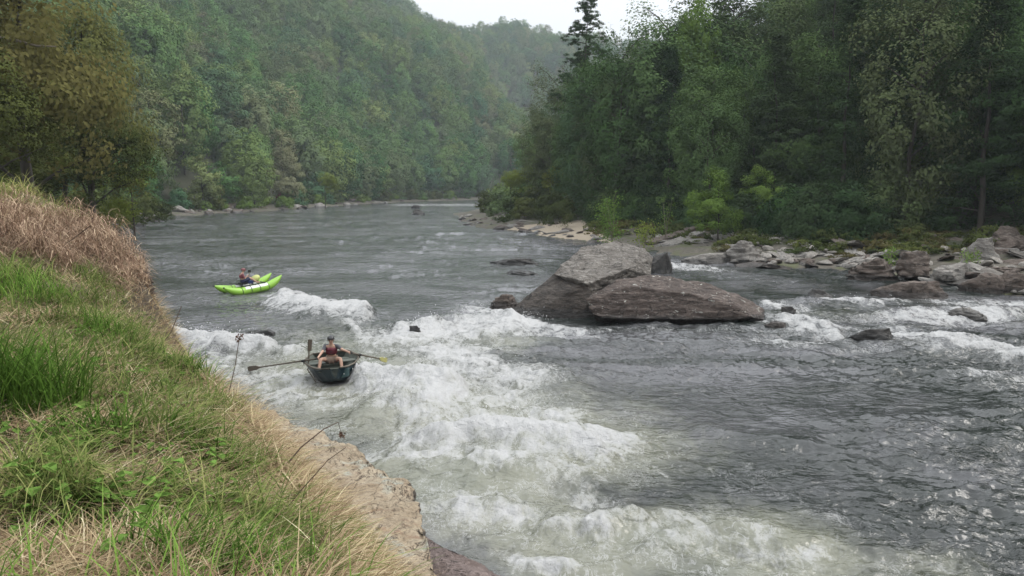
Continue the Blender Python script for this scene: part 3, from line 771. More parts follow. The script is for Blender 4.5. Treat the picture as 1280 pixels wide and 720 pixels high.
def crown(name, seed, mat, kind='round', Rr=5.0, Hh=14.0, base=3.0, nclump=90, leaf=0.42, per=60):
    rg = np.random.default_rng(seed)
    cs, rs = [], []
    if kind == 'round':
        nl = rg.integers(4, 6); lob = []
        for i in range(nl):
            a = rg.uniform(0, 6.28); t = rg.uniform(.2, .95)
            rr = Rr * .55 * math.sin(math.pi * min(.97, t * .8 + .12))
            lob.append((rr * math.cos(a), rr * math.sin(a), base + t * (Hh - base) * .86, Rr * rg.uniform(.48, .68)))
        for i in range(nclump):
            l = lob[i % nl]
            dv = rg.normal(size=3); dv[2] = dv[2] * .8 + .25; dv /= np.linalg.norm(dv)
            r_ = l[3] * rg.uniform(.6, 1.05)
            cs.append((l[0] + dv[0] * r_, l[1] + dv[1] * r_, l[2] + dv[2] * r_ * 1.05)); rs.append(Rr * rg.uniform(.13, .24))
    elif kind == 'dome':
        ph = rg.uniform(0, 6.28, 6); zc = base + (Hh - base) * .52
        for i in range(nclump):
            z_ = 1 - 2 * (i + .5) / nclump; a = i * 2.39996 + rg.normal() * .25; r_ = math.sqrt(1 - z_ * z_)
            bul = 1 + .16 * math.sin(2 * a + ph[0]) + .13 * math.sin(3 * a + ph[1] + 3 * z_) + .10 * math.sin(5 * z_ + ph[2]); bul *= rg.uniform(.72, 1.02)
            cs.append((r_ * math.cos(a) * Rr * .85 * bul, r_ * math.sin(a) * Rr * .85 * bul, zc + z_ * (Hh - base) * .48 * bul)); rs.append(Rr * rg.uniform(.16, .27))
    elif kind == 'layer':
        for i in range(nclump):
            t = (i / nclump) ** .9
            a = rg.uniform(0, 6.28); rr = Rr * (1 - t) ** .75 * rg.uniform(.3, 1.05)
            z = base + t * (Hh - base) - rr * .16
            cs.append((rr * math.cos(a), rr * math.sin(a), z)); rs.append(Rr * rg.uniform(.12, .24))
    elif kind == 'bush':
        for i in range(nclump):
            dv = rg.normal(size=3); dv[2] = abs(dv[2]); dv /= np.linalg.norm(dv); r_ = rg.uniform(.45, 1)
            cs.append((dv[0] * Rr * r_, dv[1] * Rr * r_, base + dv[2] * (Hh - base) * r_ * .9)); rs.append(Rr * rg.uniform(.16, .3))
    cs = np.array(cs); rs = np.array(rs)
    idx = np.repeat(np.arange(len(cs)), per); n = len(idx)
    dv = rg.normal(size=(n, 3)); dv /= np.linalg.norm(dv, axis=1)[:, None]
    rad = rs[idx] * rg.uniform(.35, 1.15, n) ** .6
    flat = .45 if kind == 'layer' else .78
    c_ = cs[idx] + dv * rad[:, None] * (1, 1, flat)
    cc_ = np.array([0, 0, base + (Hh - base) * .4]); ov = cs[idx] - cc_; ov /= np.linalg.norm(ov, axis=1)[:, None] + 1e-6
    nr = dv * .8 + ov * 1.1 + rg.normal(size=(n, 3)) * .4 + (0, 0, .3)
    ct = rg.uniform(.1, .9, len(cs))[idx]
    tint = np.clip(ct * .4 + .2 + rg.uniform(0, 1, n) * .2, 0, 1)
    return leaves_mesh(name, c_, nr, leaf, mat, tint, rg), cs, rs

def tube_data(path, radii, k=6):
    V, F = [], []
    for i, (p, r_) in enumerate(zip(path, radii)):
        p = Vector(p)
        t = (Vector(path[min(i + 1, len(path) - 1)]) - Vector(path[max(i - 1, 0)])).normalized()
        s = t.orthogonal().normalized(); u = t.cross(s)
        for j in range(k):
            a = 2 * math.pi * j / k; V.append(p + (s * math.cos(a) + u * math.sin(a)) * r_)
    for i in range(len(path) - 1):
        for j in range(k):
            F.append((i * k + j, i * k + (j + 1) % k, (i + 1) * k + (j + 1) % k, (i + 1) * k + j))
    return V, F

def tubes_mesh(name, tubes, mat=None, k=6):
    V, F = [], []
    for path, rad in tubes:
        v, f = tube_data(path, rad, k); o = len(V)
        V += v; F += [tuple(i + o for i in q_) for q_ in f]
    me = mesh_np(name, [tuple(v) for v in V], F, smooth=True)
    if mat: me.materials.append(mat)
    return me

def trunk(name, seed, Hh, r0, cs, mat, nb=10, k=6):
    rg = np.random.default_rng(seed + 900)
    path = [(0.25 * r0 * rg.normal() * i, 0.25 * r0 * rg.normal() * i, Hh * i / 5 - .5) for i in range(6)]
    tb = [(path, [r0 * (1 - .17 * i) for i in range(6)])]
    for j in rg.choice(len(cs), min(nb, len(cs)), replace=False):
        e = Vector(cs[j]); z = max(.15 * Hh, e.z - Vector((e.x, e.y, 0)).length * .6); i = min(4, int((z + .5) / Hh * 5)); s = Vector(path[i]).lerp(Vector(path[i + 1]), .5); s.z = min(z, e.z)
        m = s.lerp(e, .5) + Vector((0, 0, .3))
        tb.append(([s, m, e], [r0 * .3, r0 * .2, r0 * .06]))
    return tubes_mesh(name, tb, mat, k)

def proto(seed, mat, kind, Rr, Hh, base, nclump, leaf, per, r0=.25, bark=None):
    cm, cs, rs = crown('crown', seed, mat, kind, Rr, Hh, base, nclump, leaf, per)
    tm = trunk('trunk', seed, Hh * .82, r0, cs, bark or M_bark)
    return cm, tm

T_round = [proto(200 + i, M_hill, 'dome' if i < 4 else 'round', 5.0 + .5 * (i % 3), 13.5 + 2.5 * (i % 2), .6, 100, .50, 60) for i in range(5)]
T_dark = [proto(220 + i, M_dark, 'dome' if i < 2 else 'round', 4.8 + .5 * i, 17 + i, .3, 150, .26, 130) for i in range(3)]
T_hem = [proto(230 + i, M_hemlock, 'layer', 4.6 + .4 * i, 21 + i, 0.6, 210, .25, 95) for i in range(3)]
T_bright = [proto(240 + i, M_bright, 'round', 3.4, 9 + i, .5, 90, .22, 110, .14) for i in range(2)]
T_bush = [proto(250 + i, [M_olive, M_bright, M_hill][i], 'bush', 2.4, 3.6, .2, 46, .28, 50, .06) for i in range(3)]
T_yel = [proto(260 + i, M_yellowgreen, 'round', 4.0, 13, .6, 100, .26, 90, .16) for i in range(2)]
T_big = [proto(270 + i, m, 'round', 6.5, 18, 2.5, 200, .27, 110, .35) for i, m in enumerate([M_brownleaf, M_olive, M_olive])]

def place_tree(pr, x, y, z, s, rz, name, label, cat, group=None, sz=1.0, parts=True):
    e = bpy.data.objects.new(name, None); C.objects.link(e)
    e.location = (x, y, z); e.rotation_euler = (0, 0, rz); e.scale = (s, s, s * sz)
    tag(e, label, cat, group)
    for nm, me in (('crown', pr[0]), ('trunk', pr[1])):
        o = bpy.data.objects.new(nm, me); C.objects.link(o); o.parent = e
    return e

def hz(x, y): return float(land(np.array([x]), np.array([y]))[0][0])

rg = np.random.default_rng(77)
cand = []
# poisson-ish scatter on the land
cells = {}
def far_enough(x, y, r_):
    cx, cy = int(x // 12), int(y // 12)
    for i in range(cx - 1, cx + 2):
        for j in range(cy - 1, cy + 2):
            for (a, b) in cells.get((i, j), ()):
                if (a - x) ** 2 + (b - y) ** 2 < r_ * r_: return False
    cells.setdefault((cx, cy), []).append((x, y)); return True
N = 110000
Xc = rg.uniform(-560, 560, N); Yc = rg.uniform(45, 1420, N)
nearm = rg.random(N) < .45
Xc = np.where(nearm, rg.uniform(-180, 150, N), Xc); Yc = np.where(nearm, rg.uniform(60, 420, N), Yc)
Hc, dLc, dRc = land(Xc, Yc)
pxc, pyc = world_to_px(Xc, Yc, Hc)
_, pyt = world_to_px(Xc, Yc, Hc + 16)
for i in range(N):
    x, y, h = Xc[i], Yc[i], Hc[i]
    left = dLc[i] > dRc[i]; dd = max(dLc[i], dRc[i])
    if y < 60 and left: continue
    if y < 95 and x < -20: continue
    lim = 6.5 if left else (15 if y > 105 else 17 + max(0, (x - 20)) * .25)
    if dd < lim: continue
    if not (-140 < pxc[i] < 1420): continue
    if pyt[i] > 300 or pyc[i] < -190: continue
    r_ = (9.0 if left else 6.0) if y < 160 else (9.5 if y < 320 else 10.0)
    if not far_enough(x, y, r_): continue
    cand.append((y, x, h, left, dd, pxc[i], pyc[i]))
cand.sort()
print('trees', len(cand))
# drop trees completely behind the mass of others on the same line of sight (flat forest behind its own edge)
vis = []
horizon = np.full(1600, 9999.0)
for y, x, h, left, dd, px, py in cand:
    hw = 4.5 * 1000 / y; top = world_to_px(x, y, h + 14)[1]
    a, b = int(max(0, px - hw + 150)), int(min(1599, px + hw + 150))
    if b <= a: continue
    seen = horizon[a:b].mean() > top + 3 * 0
    if seen:
        vis.append((y, x, h, left, dd, px, py))
    fill = world_to_px(x, y, h + 11)[1]
    horizon[a:b] = np.minimum(horizon[a:b], fill)
print('visible trees', len(vis))
n_ind = 0
stuff = []
lab = {}
for k, (y, x, h, left, dd, px, py) in enumerate(vis):
    s = rg.uniform(1.0, 1.9) if left else rg.uniform(.95, 1.3)
    if n_ind < 270 and y < 420:
        n_ind += 1
        if not left:
            if y < 108 and px > 720:
                if rg.random() < .28: pr, lb, gr, nm = T_hem[int(rg.integers(3))], 'dark feathery evergreen in the right bank wood', 'dark evergreens of the right bank', 'evergreen_tree'
                else: pr, lb, gr, nm = T_dark[int(rg.integers(3))], 'dark leafy tree in the right bank wood', 'dark leafy trees of the right bank', 'leafy_tree'
            elif y > 120 and px < 720: pr, lb, gr, nm = (T_yel[int(rg.integers(2))] if rg.random() < .3 else T_dark[int(rg.integers(3))]), 'green tree on the point where the right bank meets the far bend', 'trees on the point of the right bank', 'leafy_tree'
            else:
                pr, lb, gr, nm = T_dark[int(rg.integers(3))], 'green tree on the right valley slope', 'trees on the right valley side', 'leafy_tree'
        else:
            pr, lb, gr, nm = T_round[int(rg.integers(5))], 'green broadleaf tree on the left valley side', 'trees of the left valley side', 'leafy_tree'
            if dd < 16:
                s *= .7; lb, gr = 'low broadleaf tree on the left shore', 'low trees along the left shore'
        if left: zn = 'above the raft' if px < 330 else ('left of the far channel' if px < 470 else 'beside the far bend')
        elif px < 720: zn = ''
        else: zn = 'behind the great boulders' if px < 850 else ('behind the stranded log' if px < 1040 else 'behind the rocks at far right')
        if zn and y > 230 and not left: zn += ', farther back'
        if zn: lb, gr = lb + ', ' + zn, gr + ', ' + zn
        place_tree(pr, x, y, h - .3, s, rg.uniform(0, 6.28), nm, lb, 'tree', gr, rg.uniform(.85, 1.3))
    else:
        stuff.append((x, y, h - .3, s, rg.uniform(0, 6.28), int(rg.integers(5)) if left or y > 250 else 5 + int(rg.integers(2))))
print('individual', n_ind, 'stuff', len(stuff))

# the distant wood as one mass: points carrying instances of crowns
pc = bpy.data.collections.new('wood_crowns')
for i, pr in enumerate(T_round + T_dark[:2]):
    o = bpy.data.objects.new('wood_crown_%02d' % i, pr[0]); pc.objects.link(o)
st = np.array(stuff)
me = bpy.data.meshes.new('distant_wood'); me.vertices.add(len(st)); me.vertices.foreach_set('co', st[:, :3].astype(np.float32).ravel())
me.attributes.new('pick', 'INT', 'POINT').data.foreach_set('value', st[:, 5].astype(np.int32))
me.attributes.new('size', 'FLOAT', 'POINT').data.foreach_set('value', st[:, 3].astype(np.float32))
me.attributes.new('turn', 'FLOAT', 'POINT').data.foreach_set('value', st[:, 4].astype(np.float32))
wood = link('distant_wood', me)
tag(wood, 'mass of distant forest covering the far valley sides', 'forest', kind='stuff')
ng = bpy.data.node_groups.new('distant_wood', 'GeometryNodeTree')
ng.interface.new_socket('Geometry', in_out='INPUT', socket_type='NodeSocketGeometry')
ng.interface.new_socket('Geometry', in_out='OUTPUT', socket_type='NodeSocketGeometry')
gi, go = ng.nodes.new('NodeGroupInput'), ng.nodes.new('NodeGroupOutput')
iop = ng.nodes.new('GeometryNodeInstanceOnPoints'); ci = ng.nodes.new('GeometryNodeCollectionInfo')
ci.inputs['Collection'].default_value = pc; ci.inputs['Separate Children'].default_value = True; ci.inputs['Reset Children'].default_value = True
def named(nm, ty):
    n = ng.nodes.new('GeometryNodeInputNamedAttribute'); n.data_type = ty; n.inputs['Name'].default_value = nm
    return n.outputs['Attribute']
cx_ = ng.nodes.new('ShaderNodeCombineXYZ'); e2r = ng.nodes.new('FunctionNodeEulerToRotation')
ng.links.new(named('turn', 'FLOAT'), cx_.inputs['Z']); ng.links.new(cx_.outputs[0], e2r.inputs[0])
ng.links.new(gi.outputs[0], iop.inputs['Points']); ng.links.new(ci.outputs[0], iop.inputs['Instance'])
iop.inputs['Pick Instance'].default_value = True
ng.links.new(named('pick', 'INT'), iop.inputs['Instance Index'])
ng.links.new(e2r.outputs[0], iop.inputs['Rotation']); ng.links.new(named('size', 'FLOAT'), iop.inputs['Scale'])
ng.links.new(iop.outputs[0], go.inputs[0])
wood.modifiers.new('wood', 'NODES').node_group = ng

# big near trees on the left behind the grassy bank
def ptree(pr, px, Y, z, s, name, label, cat='tree', sz=1.0, group=None):
    x = (px - 640) / 1000 * (Y * 1.0)
    return place_tree(pr, x, Y, z, s, random.uniform(0, 6.28), name, label, cat, group, sz)
ptree(T_big[0], 40, 50, 3, 1.12, 'leafy_tree', 'tall tree with browning autumn leaves at the upper left corner', sz=1.1)
ptree(T_big[1], 120, 62, 2.0, .78, 'leafy_tree', 'olive green tree below and right of the browning tree', sz=.8)
ptree(T_big[2], -20, 44, 3, .62, 'leafy_tree', 'dark olive tree at the left edge under the browning tree')
ptree(T_big[1], 20, 58, 2.5, .72, 'leafy_tree', 'bushy olive tree right behind the top of the grassy bank', sz=.7)
ptree(T_yel[0], 168, 74, 1.5, .75, 'leafy_tree', 'small yellow green tree at the right edge of the near left trees', sz=.85)
ptree(T_big[2], 80, 66, 2.2, .85, 'leafy_tree', 'olive tree standing between the near trees on the left', sz=.9)
ptree(T_big[0], 118, 66, 2.0, .85, 'leafy_tree', 'second browning tree to the right of the corner tree', sz=1.35)
ptree(T_big[0], -60, 60, 3, 1.1, 'leafy_tree', 'browning tree partly outside the left edge', sz=1.2)
for i, (px, Y, s) in enumerate([(150, 100, .9), (112, 90, 1.0), (60, 72, .9), (180, 120, .9), (15, 64, .8), (200, 128, .7)]):
    ptree(T_bush[0], px, Y, 1.0, s * 1.6, 'bush', 'olive shrub in the dark undergrowth below the left trees', 'bush', group='undergrowth shrubs on the left')

# shrubs on the foot of the left hill
rgs = np.random.default_rng(5)
c_ = 0
for _ in range(4000):
    if c_ >= 90: break
    y = rgs.uniform(120, 400); x = np.interp(y, Lp[:, 1], Lp[:, 0]) - rgs.uniform(4, 17)
    h, a, b = land(np.array([x]), np.array([y]))
    if not 3.5 < a[0] < 14: continue
    place_tree(T_bush[int(rgs.integers(3))], x, y, h[0] - .2, rgs.uniform(.9, 1.7), rgs.uniform(0, 6), 'bush', 'green shrub along the far left shore', 'bush', 'shrubs of the far left shore'); c_ += 1
p = at(352, 262, .6)
rb = proto(300, M_red, 'bush', 1.9, 5.5, .4, 40, .35, 40, .06)
place_tree(rb, -.288 * 238, 238, hz(-.288 * 238, 238) - .2, 1.0, 0, 'bush', 'dark red shrub among the green ones on the far left shore', 'bush')
p = at(412, 250, 2)
ptree(T_yel[1], 408, 205, 1.0, .75, 'leafy_tree', 'yellow green small tree leaning over the far left shore')

# right bank special trees
def rtree(pr, px, Y, s, name, label, cat='tree', sz=1.0, dz=0, group=None):
    x = (px - 640) / 1000 * Y
    return place_tree(pr, x, Y, hz(x, Y) - .2 + dz, s, random.uniform(0, 6.28), name, label, cat, group, sz)
rtree(T_bright[0], 898, 79, .85, 'leafy_tree', 'bright green low tree at the edge of the dark right bank wood')
rtree(T_dark[1], 885, 92, .8, 'leafy_tree', 'mid green taller tree behind the low bright one in the right bank wood', sz=1.1)
rtree(T_bright[0], 955, 86, .8, 'leafy_tree', 'mid green tree right of the bright low tree')
rtree(T_bright[1], 1110, 84, .85, 'leafy_tree', 'green tree with drooping layered boughs in the middle of the dark wood', sz=1.35)
rtree(T_bright[0], 1265, 76, 1.1, 'leafy_tree', 'light olive tree reaching in from the right edge', sz=1.3)
rtree(T_bright[1], 925, 100, .9, 'leafy_tree', 'lighter green tree high above the bright low tree in the right bank wood', sz=1.9, dz=4)
rtree(T_bright[0], 1155, 80, .7, 'leafy_tree', 'green tree just behind the slender light green sapling', sz=1.1)
rtree(T_bright[1], 860, 112, 1.2, 'leafy_tree', 'light green treetop near the upper edge right of the skyline pine', sz=2.2, dz=6)
rtree(T_yel[0], 660, 150, .85, 'leafy_tree', 'yellow green tree at the tip of the right bank wood', sz=1.0)
rtree(T_yel[1], 638, 165, .72, 'leafy_tree', 'pale yellow green tree nearest the far channel on the right point')
rtree(T_yel[1], 700, 132, .8, 'leafy_tree', 'soft green tree just right of the yellow green point trees')

rgd = np.random.default_rng(52); c_ = 0
T_under = [proto(310 + i, [M_dark, M_hemlock, M_dark][i], 'bush', 2.8, 4.6, .1, 70, .22, 90, .06) for i in range(3)]
while c_ < 70:
    px = rgd.uniform(690, 1400); Y = rgd.uniform(72, 118); x = (px - 640) / 1000 * Y
    h, a, b = land(np.array([x]), np.array([Y]))
    if not 13 < b[0] < 26: continue
    place_tree(T_under[int(rgd.integers(3))], x, Y, h[0] - .3, rgd.uniform(.8, 1.4), rgd.uniform(0, 6), 'bush', 'dark understory shrub at the edge of the right bank wood', 'bush', 'dark understory shrubs of the right bank'); c_ += 1

# skyline pine
def pine():
    rg = np.random.default_rng(9)
    Hh = 31.0
    e = bpy.data.objects.new('pine_tree', None); C.objects.link(e)
    Y = 128; x = (730 - 640) / 1000 * Y
    e.location = (x, Y, hz(x, Y) - .5)
    top = atY(735, -6, Y).z; Hh = top - e.location.z
    tb = []; path = [(.25 * math.sin(i), .2 * math.cos(i * 2), Hh * i / 8) for i in range(9)]
    tb.append((path, [.34 * (1 - .115 * i) for i in range(9)]))
    C_, N_, T_ = [], [], []
    for i in range(46):
        z = Hh * (.45 + .54 * (i / 46)); a = rg.uniform(0, 6.28)
        L = (1 - ((z / Hh - .45) / .62) ** 1.6) * 5.0 * rg.uniform(.3, 1.15) + .5
        s = Vector((0, 0, z)); dv = Vector((math.cos(a), math.sin(a), rg.uniform(-.15, .25)))
        mid = s + dv * L * .5; en = s + dv * L + Vector((0, 0, .25 * L * rg.uniform(-.2, .6)))
        tb.append(([s, mid, en], [.09, .055, .02]))
        for j in range(int(5 + L * 2.0)):
            t = rg.uniform(.35, 1.05); c0 = s.lerp(en, t) + Vector(rg.normal(size=3)) * .35
            n = 46
            dd = rg.normal(size=(n, 3)); dd /= np.linalg.norm(dd, axis=1)[:, None]
            C_.append(np.array(c0) + dd * rg.uniform(.1, .6, (n, 1)) * (1, 1, .45)); N_.append(dd + (0, 0, .4)); T_.append(np.clip(rg.uniform(0, .8) + rg.uniform(0, .2, n), 0, 1))
    me = leaves_mesh('crown', np.concatenate(C_), np.concatenate(N_), .34, M_hemlock, np.concatenate(T_), rg, .35)
    o = bpy.data.objects.new('crown', me); C.objects.link(o); o.parent = e
    o = bpy.data.objects.new('trunk', tubes_mesh('trunk', tb, M_bark)); C.objects.link(o); o.parent = e
    tag(e, 'tall ragged pine standing out against the sky above the right bank', 'pine tree')
pine()
for px_, Y_, s_, k_ in ((716, 130, 1.0, 3), (745, 122, 1.2, 4), (768, 126, 1.45, 5), (792, 118, 1.4, 3), (815, 122, 1.55, 5), (756, 138, 1.3, 3), (838, 112, 1.6, 4), (862, 116, 1.75, 3), (888, 112, 1.75, 5), (915, 118, 1.8, 4)):
    rtree((T_hem + T_dark)[k_], px_, Y_, s_, 'leafy_tree', 'tall dark tree of the right bank ridge beside the skyline pine', group='tall trees by the skyline pine')
for px_, Y_, s_ in ((612, 178, 1.6), (632, 160, 1.7), (650, 148, 1.5), (668, 138, 1.6), (690, 128, 1.5), (640, 172, 1.9), (625, 186, 1.8), (675, 150, 2.0), (655, 132, 1.1), (700, 118, 1.4)):
    rtree(T_bush[2 if s_ > 1.6 else 0], px_, Y_, s_, 'bush', 'olive green bush on the low point of land before the yellow green trees', 'bush', group='bushes on the right point')

# bushes and saplings on the gravel
def sapling(px, py, z0, hpx, label, seed, spread=.35, n=260, leaf=.13, mat=None, stems=4):
    rg = np.random.default_rng(seed); p = at(px, py, z0); hh = hpx * p.y / 1000
    e = bpy.data.objects.new('sapling', None); C.objects.link(e); e.location = p
    tb, C_ = [], []
    for i in range(stems):
        a = rg.uniform(0, 6.28); r_ = spread * hh * rg.uniform(.1, .6)
        path = [(0, 0, -.1), (r_ * .3 * math.cos(a), r_ * .3 * math.sin(a), hh * .4), (r_ * math.cos(a), r_ * math.sin(a), hh * rg.uniform(.7, 1.0))]
        tb.append((path, [.03, .02, .008]))
        for j in range(n // stems):
            t = rg.uniform(.12, 1); q1 = Vector(path[0]).lerp(Vector(path[2]), t)
            C_.append(np.array(q1) + rg.normal(size=3) * spread * hh * .24 * (1.15 - t * .6))
    C_ = np.array(C_); N_ = rg.normal(size=C_.shape) + (0, 0, .6)
    lm = leaves_mesh('foliage', C_, N_, leaf, mat or M_bright, rg.uniform(.2, 1, len(C_)), rg, .7)
    for nm, m in (('foliage', lm), ('stem', tubes_mesh('stem', tb, M_palebark, 4))):
        o = bpy.data.objects.new(nm, m); C.objects.link(o); o.parent = e
    tag(e, label, 'plant'); return e
sapling(766, 305, .3, 64, 'bushy bright green willow growing at the end of the sandbar', 1, .5, 1500, .20, stems=9)
sapling(742, 278, 1.0, 14, 'tiny shrub on the pale sandbar', 2, .9, 200, .2)
sapling(806, 306, .5, 30, 'low yellow green brush beside the willow', 3, 1.0, 700, .18, M_yellowgreen, 8)
sapling(832, 300, .6, 52, 'thin green sapling left of the tilted slabs', 4, .4, 260, .17)
sapling(1155, 300, 1.0, 96, 'slender light green sapling in front of the dark wood', 5, .22, 420, .20, M_yellowgreen, 3)
sapling(1015, 296, 1.0, 34, 'small green sapling above the cobble bank', 6, .45, 240, .16)
sapling(1112, 330, .5, 22, 'low green weed clump at the top of the brown slab', 7, .8, 260, .14)
sapling(1215, 330, .9, 16, 'weedy green tuft between the rocks at right', 8, 1.2, 260, .14)
sapling(1062, 300, 1.0, 22, 'green weeds above the grey rock on the right bank', 9, 1.4, 300, .16)
sapling(706, 282, .9, 16, 'scrubby brownish green shrub at the left end of the sandbar', 10, 1.2, 300, .18, M_olive)
rg = np.random.default_rng(15)
WP = []
for i in range(3):
    cm, cs, rs = crown('foliage', 400 + i, [M_olive, M_olive, M_brushbrown][i], 'bush', 1.0, 1.1, .05, 22, .16, 30)
    WP.append(cm)
c_ = 0
while c_ < 190:
    px = rg.uniform(585, 1330); py = rg.uniform(262, 316)
    p = at(px, py, 1.0); h, a, b = land(np.array([p.x]), np.array([p.y]))
    if not 4.5 < b[0] < 22: continue
    if 640 < px < 742 and py > 272: continue
    if rg.random() < .3 and px > 850: pass
    o = link('low_shrub', WP[int(rg.integers(3))]); s = rg.uniform(.5, 1.5)
    o.location = (p.x, p.y, h[0] - .1); o.scale = (s * 1.2, s * 1.2, s * rg.uniform(.5, 1.1)); o.rotation_euler = (0, 0, rg.uniform(0, 6))
    tag(o, 'low green brush between the gravel and the trees of the right bank', 'shrub', 'low brush on the right bank'); c_ += 1

# driftwood
def stick(name, pts, r0, r1, mat, label, cat, k=7):
    P = [Vector(p) for p in pts]; c0 = P[0].copy()
    n = len(P)
    me = tubes_mesh(name, [([p - c0 for p in P], [r0 + (r1 - r0) * i / (n - 1) for i in range(n)])], mat, k)
    o = link(name, me, loc=c0); tag(o, label, cat); return o
M_drift = plain('driftwood', (0.42, 0.38, 0.33), .85, .3, 8)
stick('log', [at(897, 312, .4), at(915, 310, .55), at(932, 307, .7), at(946, 300, 1.1)], .22, .14, M_drift, 'bleached log stranded at the water edge of the right bank', 'log')
stick('branch', [at(905, 316, .1), at(930, 314, .3), at(950, 311, .45)], .12, .07, M_drift, 'thin bleached branch lying below the stranded log', 'branch')
stick('branch', [at(1160, 301, 1.0), at(1205, 304, 1.1), at(1240, 300, 1.2)], .07, .03, M_drift, 'pale dead branch lying over the weeds at right', 'branch')
stick('branch', [at(1020, 276, 1.6), at(1050, 271, 2.0), at(1075, 275, 1.8)], .06, .03, M_drift, 'thin dead branch at the dark forest edge', 'branch')
stick('driftwood', [at(883, 265, 2.0), at(890, 262, 2.2), at(898, 264, 2.1), at(906, 267, 1.9)], .22, .1, M_drift, 'weathered stump of driftwood above the tilted slabs', 'driftwood')

# bare limbs of the tree at the upper left
stick('branch', [atY(-60, 40, 46), atY(10, 48, 46), atY(45, 57, 45), atY(70, 58, 45)], .13, .03, M_palebark, 'bare pale limb reaching in at the upper left', 'branch', 5)
stick('branch', [atY(-60, 60, 46), atY(-5, 82, 45), atY(22, 98, 45), atY(34, 103, 45)], .11, .03, M_palebark, 'bare pale limb below the upper one at the left edge', 'branch', 5)

# ---------------------------------------------------------------- foreground grass
def bank_z(X, Y):
    z, ins, dd = bank_h(X, Y); return np.maximum(z, -1), ins, dd

def sample_bank(n, rg, outside=0.35):
    """points on the bank, denser near the viewer"""
    Y = 1.9 + (rg.random(n * 3) ** 1.7) * 20
    U = rg.uniform(-.86, .1, n * 3); X = U * (Y + .3)
    z, ins, dd = bank_z(X, Y)
    ok = ins | (dd < outside) | ((dd < outside * 4.5) & (Y > 8.5) & (outside > .1))
    X, Y, z, ins, dd = X[ok][:n], Y[ok][:n], z[ok][:n], ins[ok][:n], dd[ok][:n]
    px, py = world_to_px(X, Y, z)
    return X, Y, z, px, py, ins, dd

def blades(name, X, Y, Z, length, width, lean, tint, mat, rg, seg=4, droop=.6, flatten=0.0, label=None, kind='stuff', parent=None, azim=None, curls=.25):
    n = len(X)
    az = rg.uniform(0, 2 * np.pi, n) if azim is None else azim
    dx, dy = np.cos(az), np.sin(az)
    sx, sy = -dy, dx
    tt = np.linspace(0, 1, seg + 1)
    ang0 = lean; Vs = []
    x = np.zeros(n); y = np.zeros(n); z = np.zeros(n)
    a = ang0.copy()
    stepl = length / seg
    curl = rg.normal(0, curls, n)
    for k, t in enumerate(tt):
        w_ = width * (1 - t ** 1.5) * (1 if k < seg else .0) + 0.0006
        Vs.append(np.stack([X + x - sx * w_ / 2, Y + y - sy * w_ / 2, Z + z], -1))
        Vs.append(np.stack([X + x + sx * w_ / 2, Y + y + sy * w_ / 2, Z + z], -1))
        x = x + dx * np.sin(a) * stepl + sx * curl * t * stepl; y = y + dy * np.sin(a) * stepl + sy * curl * t * stepl
        z = z + np.cos(a) * stepl
        a = np.minimum(a + droop * rg.uniform(.4, 1.3, n), 2.3 if not flatten else 1.65)
    V = np.stack(Vs, 1)                          # n, 2(seg+1), 3
    base = (np.arange(n) * 2 * (seg + 1))[:, None]
    F = []
    for k in range(seg):
        F.append(np.stack([base[:, 0] + 2 * k, base[:, 0] + 2 * k + 1, base[:, 0] + 2 * k + 3, base[:, 0] + 2 * k + 2], -1))
    F = np.stack(F, 1).reshape(-1, 4)
    me = mesh_np(name, V.reshape(-1, 3), F, fattrs={'tint': np.repeat(tint, seg)}, smooth=True)
    me.materials.append(mat)
    return me

M_grass = leaf_mat('green_grass', [(0, (0.050, 0.088, 0.024)), (0.35, (0.095, 0.148, 0.038)), (0.7, (0.175, 0.205, 0.065)), (1, (0.28, 0.26, 0.11))], .35, False)
M_straw = leaf_mat('dry_straw', [(0, (0.17, 0.11, 0.07)), (0.4, (0.30, 0.22, 0.13)), (0.8, (0.42, 0.33, 0.21)), (1, (0.52, 0.45, 0.32))], .2, False)
M_dead = leaf_mat('dead_vine', [(0, (0.14, 0.085, 0.06)), (0.5, (0.27, 0.185, 0.13)), (1, (0.40, 0.30, 0.22))], .15, False)
M_tuft = leaf_mat('tuft_grass', [(0, (0.045, 0.095, 0.018)), (0.6, (0.09, 0.17, 0.03)), (1, (0.16, 0.23, 0.05))], .35, False)
M_weed = leaf_mat('weed_leaf', [(0, (0.07, 0.14, 0.03)), (1, (0.14, 0.22, 0.05))], .35, False)

def zones(px, py):
    """weights along the bank: green, straw, dead tangle"""
    wob = 26 * fbm(px / 70, py / 50, 1.0, 3)
    y_ = py + wob; x_ = px + wob
    dead = sstep(270, 292, y_) * sstep(345, 322, y_ - .12 * (x_ - 60)) 
    dead = np.maximum(dead, sstep(118, 150, x_) * sstep(255, 290, y_) * sstep(365, 350, y_))
    straw = sstep(585, 680, y_) * sstep(300, 200, x_) * .8
    edge = sstep(70, 10, (240 + (py - 420) * .75) - px + 0 * wob) * (py > 370)
    straw = np.maximum(straw, edge * .75)
    green = 1 - np.maximum(dead, straw)
    return green, straw, dead

